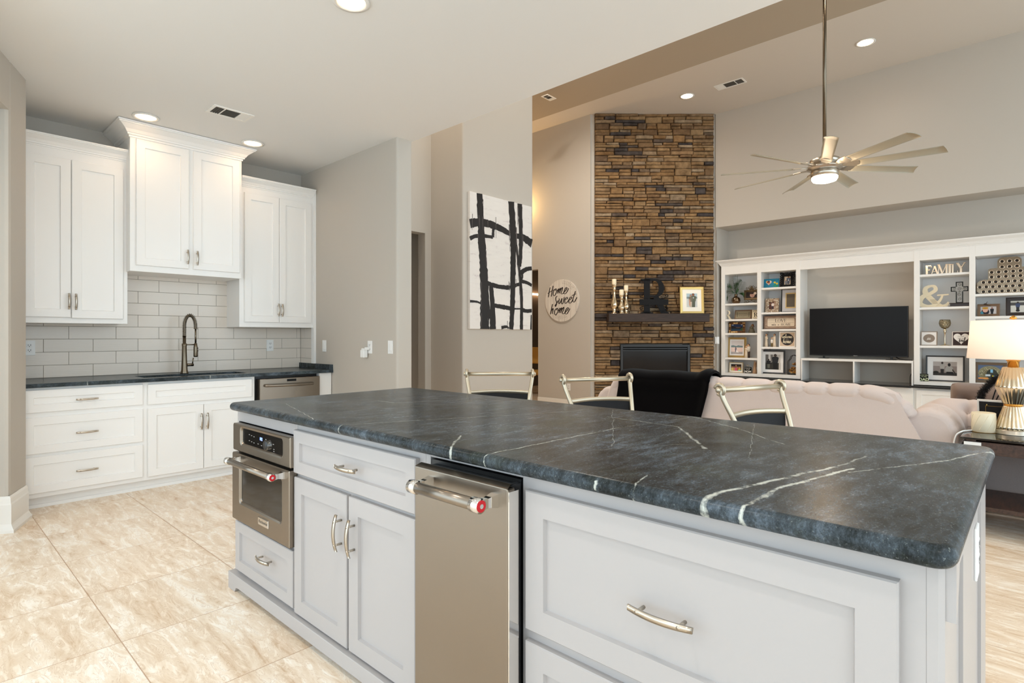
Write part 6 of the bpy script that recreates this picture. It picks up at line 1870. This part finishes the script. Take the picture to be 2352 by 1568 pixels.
for k_ in range(9):
    a = base_a+math.radians(4+40*k_)
    Rm = Matrix.Rotation(a, 4, 'Z')
    # pitched blade, slightly cambered, square tip
    vs = []; nx_, ny_ = 10, 6
    top = []; pitch = math.radians(-17)
    for s in (1, -1):
        for i in range(nx_+1):
            u = i/nx_; x = .265+.655*u; hw = lerp(.048, .056, u)
            for j in range(ny_+1):
                w_ = -1+2*j/ny_
                y_ = hw*w_; z_ = .010*(1-w_*w_)+.0025*s
                xx = x + (.018*w_ if i == nx_ else 0)
                vs.append(Rm @ Vector((xx, y_*math.cos(pitch)-z_*math.sin(pitch), y_*math.sin(pitch)+z_*math.cos(pitch))))
    n1 = (nx_+1)*(ny_+1); fs = []
    def id_(s, i, j): return s*n1+i*(ny_+1)+j
    for i in range(nx_):
        for j in range(ny_):
            fs.append((id_(0, i, j), id_(0, i+1, j), id_(0, i+1, j+1), id_(0, i, j+1))); fs.append((id_(1, i, j), id_(1, i, j+1), id_(1, i+1, j+1), id_(1, i+1, j)))
        for j in (0, ny_): fs.append((id_(0, i, j), id_(1, i, j), id_(1, i+1, j), id_(0, i+1, j)))
    for j in range(ny_):
        for i in (0, nx_): fs.append((id_(0, i, j), id_(0, i, j+1), id_(1, i, j+1), id_(1, i, j)))
    bl_ = mesh('blade', MB().add(vs, fs, True), M_BLADE, t)
    br_ = MB().add([(.13, -.02, -.008), (.13, .02, -.008), (.21, .044, -.012), (.285, .05, -.014), (.285, -.05, .014), (.21, -.044, .012), (.13, -.02, .006), (.13, .02, .006), (.21, .044, .002), (.285, .05, .0), (.285, -.05, .026), (.21, -.044, .024)],
                   [(0, 1, 2, 5), (5, 2, 3, 4), (6, 11, 8, 7), (11, 10, 9, 8), (0, 5, 11, 6), (5, 4, 10, 11), (1, 7, 8, 2), (2, 8, 9, 3), (3, 9, 10, 4), (0, 6, 7, 1)], False)
    br_.xf(Rm)
    mesh('blade_bracket', br_, M_NICKEL, bl_, bevel=.004)

# ---------------------------------------------------------------- glimpse through the opening beside the gallery wall
t = thing('wall_light', 'slim lit bar lamp glimpsed through the opening beside the gallery wall', 'lamp', (10.85, 9.09, 2.26), 0)
mesh('bar', MB().box(-.6, .6, -.06, 0, -.02, .02), P('lit_bar', (255, 214, 180), .5, emit=(255, 206, 160), estr=5), t)
t = thing('dining_chair', 'ochre backed dining chair glimpsed through the opening beside the gallery wall', 'chair', (8.9, 7.55, 0), RT)
mesh('backrest', MB().box(-.26, .26, 0, .08, .66, 1.0), P('ochre_velvet', (206, 156, 76), .8), t, bevel=.03)
mesh('seat', MB().box(-.26, .26, 0, .5, .42, .52), P('ochre_velvet', (206, 156, 76), .8), t, bevel=.03)
for x in (-.22, .22):
    for y in (.05, .45): mesh('leg', MB().box(x-.025, x+.025, y-.025, y+.025, 0, .66 if y < .1 else .42), M_DKWOOD, t)
t = thing('wall_sconce', 'warm wall sconce in the passage hidden behind the gallery wall', 'lamp', (X1-.01, 7.0, 3.3), RT)
mesh('shade', MB().lathe([(.05, 0), (.07, .2), (.068, .2), (.048, 0)], (0, -.09, 0), 24), P('lamp_shade_fabric', (250, 238, 224), .9), t)
mesh('bracket', MB().box(-.03, .03, -.02, .0, .02, .12).tube([(0, 0, .06), (0, -.06, .06)], .008, 8), M_NICKEL, t)
light('sconce_lamp', 'POINT', (0, -.16, .2), 20, (1.0, .62, .24), .05, parent=t)
light('den_lamp', 'POINT', (9.2, 6.6, 2.6), 16, WARM, .15)
# ---------------------------------------------------------------- put every unturned root at the foot of its own thing
def recentre(o):
    if o.type != 'EMPTY' or o.parent is not None or not o.children: return
    pts = []
    def walk(c, M):
        for k_ in c.children:
            if k_.type == 'MESH':
                pts.extend(v.co for v in k_.data.vertices)
                walk(k_, M)
    walk(o, None)
    if not pts: return
    lo = Vector((min(p[i] for p in pts) for i in range(3))); hi = Vector((max(p[i] for p in pts) for i in range(3)))
    c = Vector(((lo.x+hi.x)/2, (lo.y+hi.y)/2, lo.z))
    seen = set()
    def shift(c_):
        for k_ in c_.children:
            if k_.type == 'MESH' and k_.data.name not in seen:
                seen.add(k_.data.name); k_.data.transform(Matrix.Translation(-c))
            shift(k_)
    shift(o)
    o.location = o.location+(o.rotation_euler.to_matrix() @ c)
for o in list(sc.objects):
    if o.get('category') in ('cabinet', 'cabinet panel', 'bookcase', 'header', 'oven', 'trash compactor', 'plinth'):
        recentre(o)
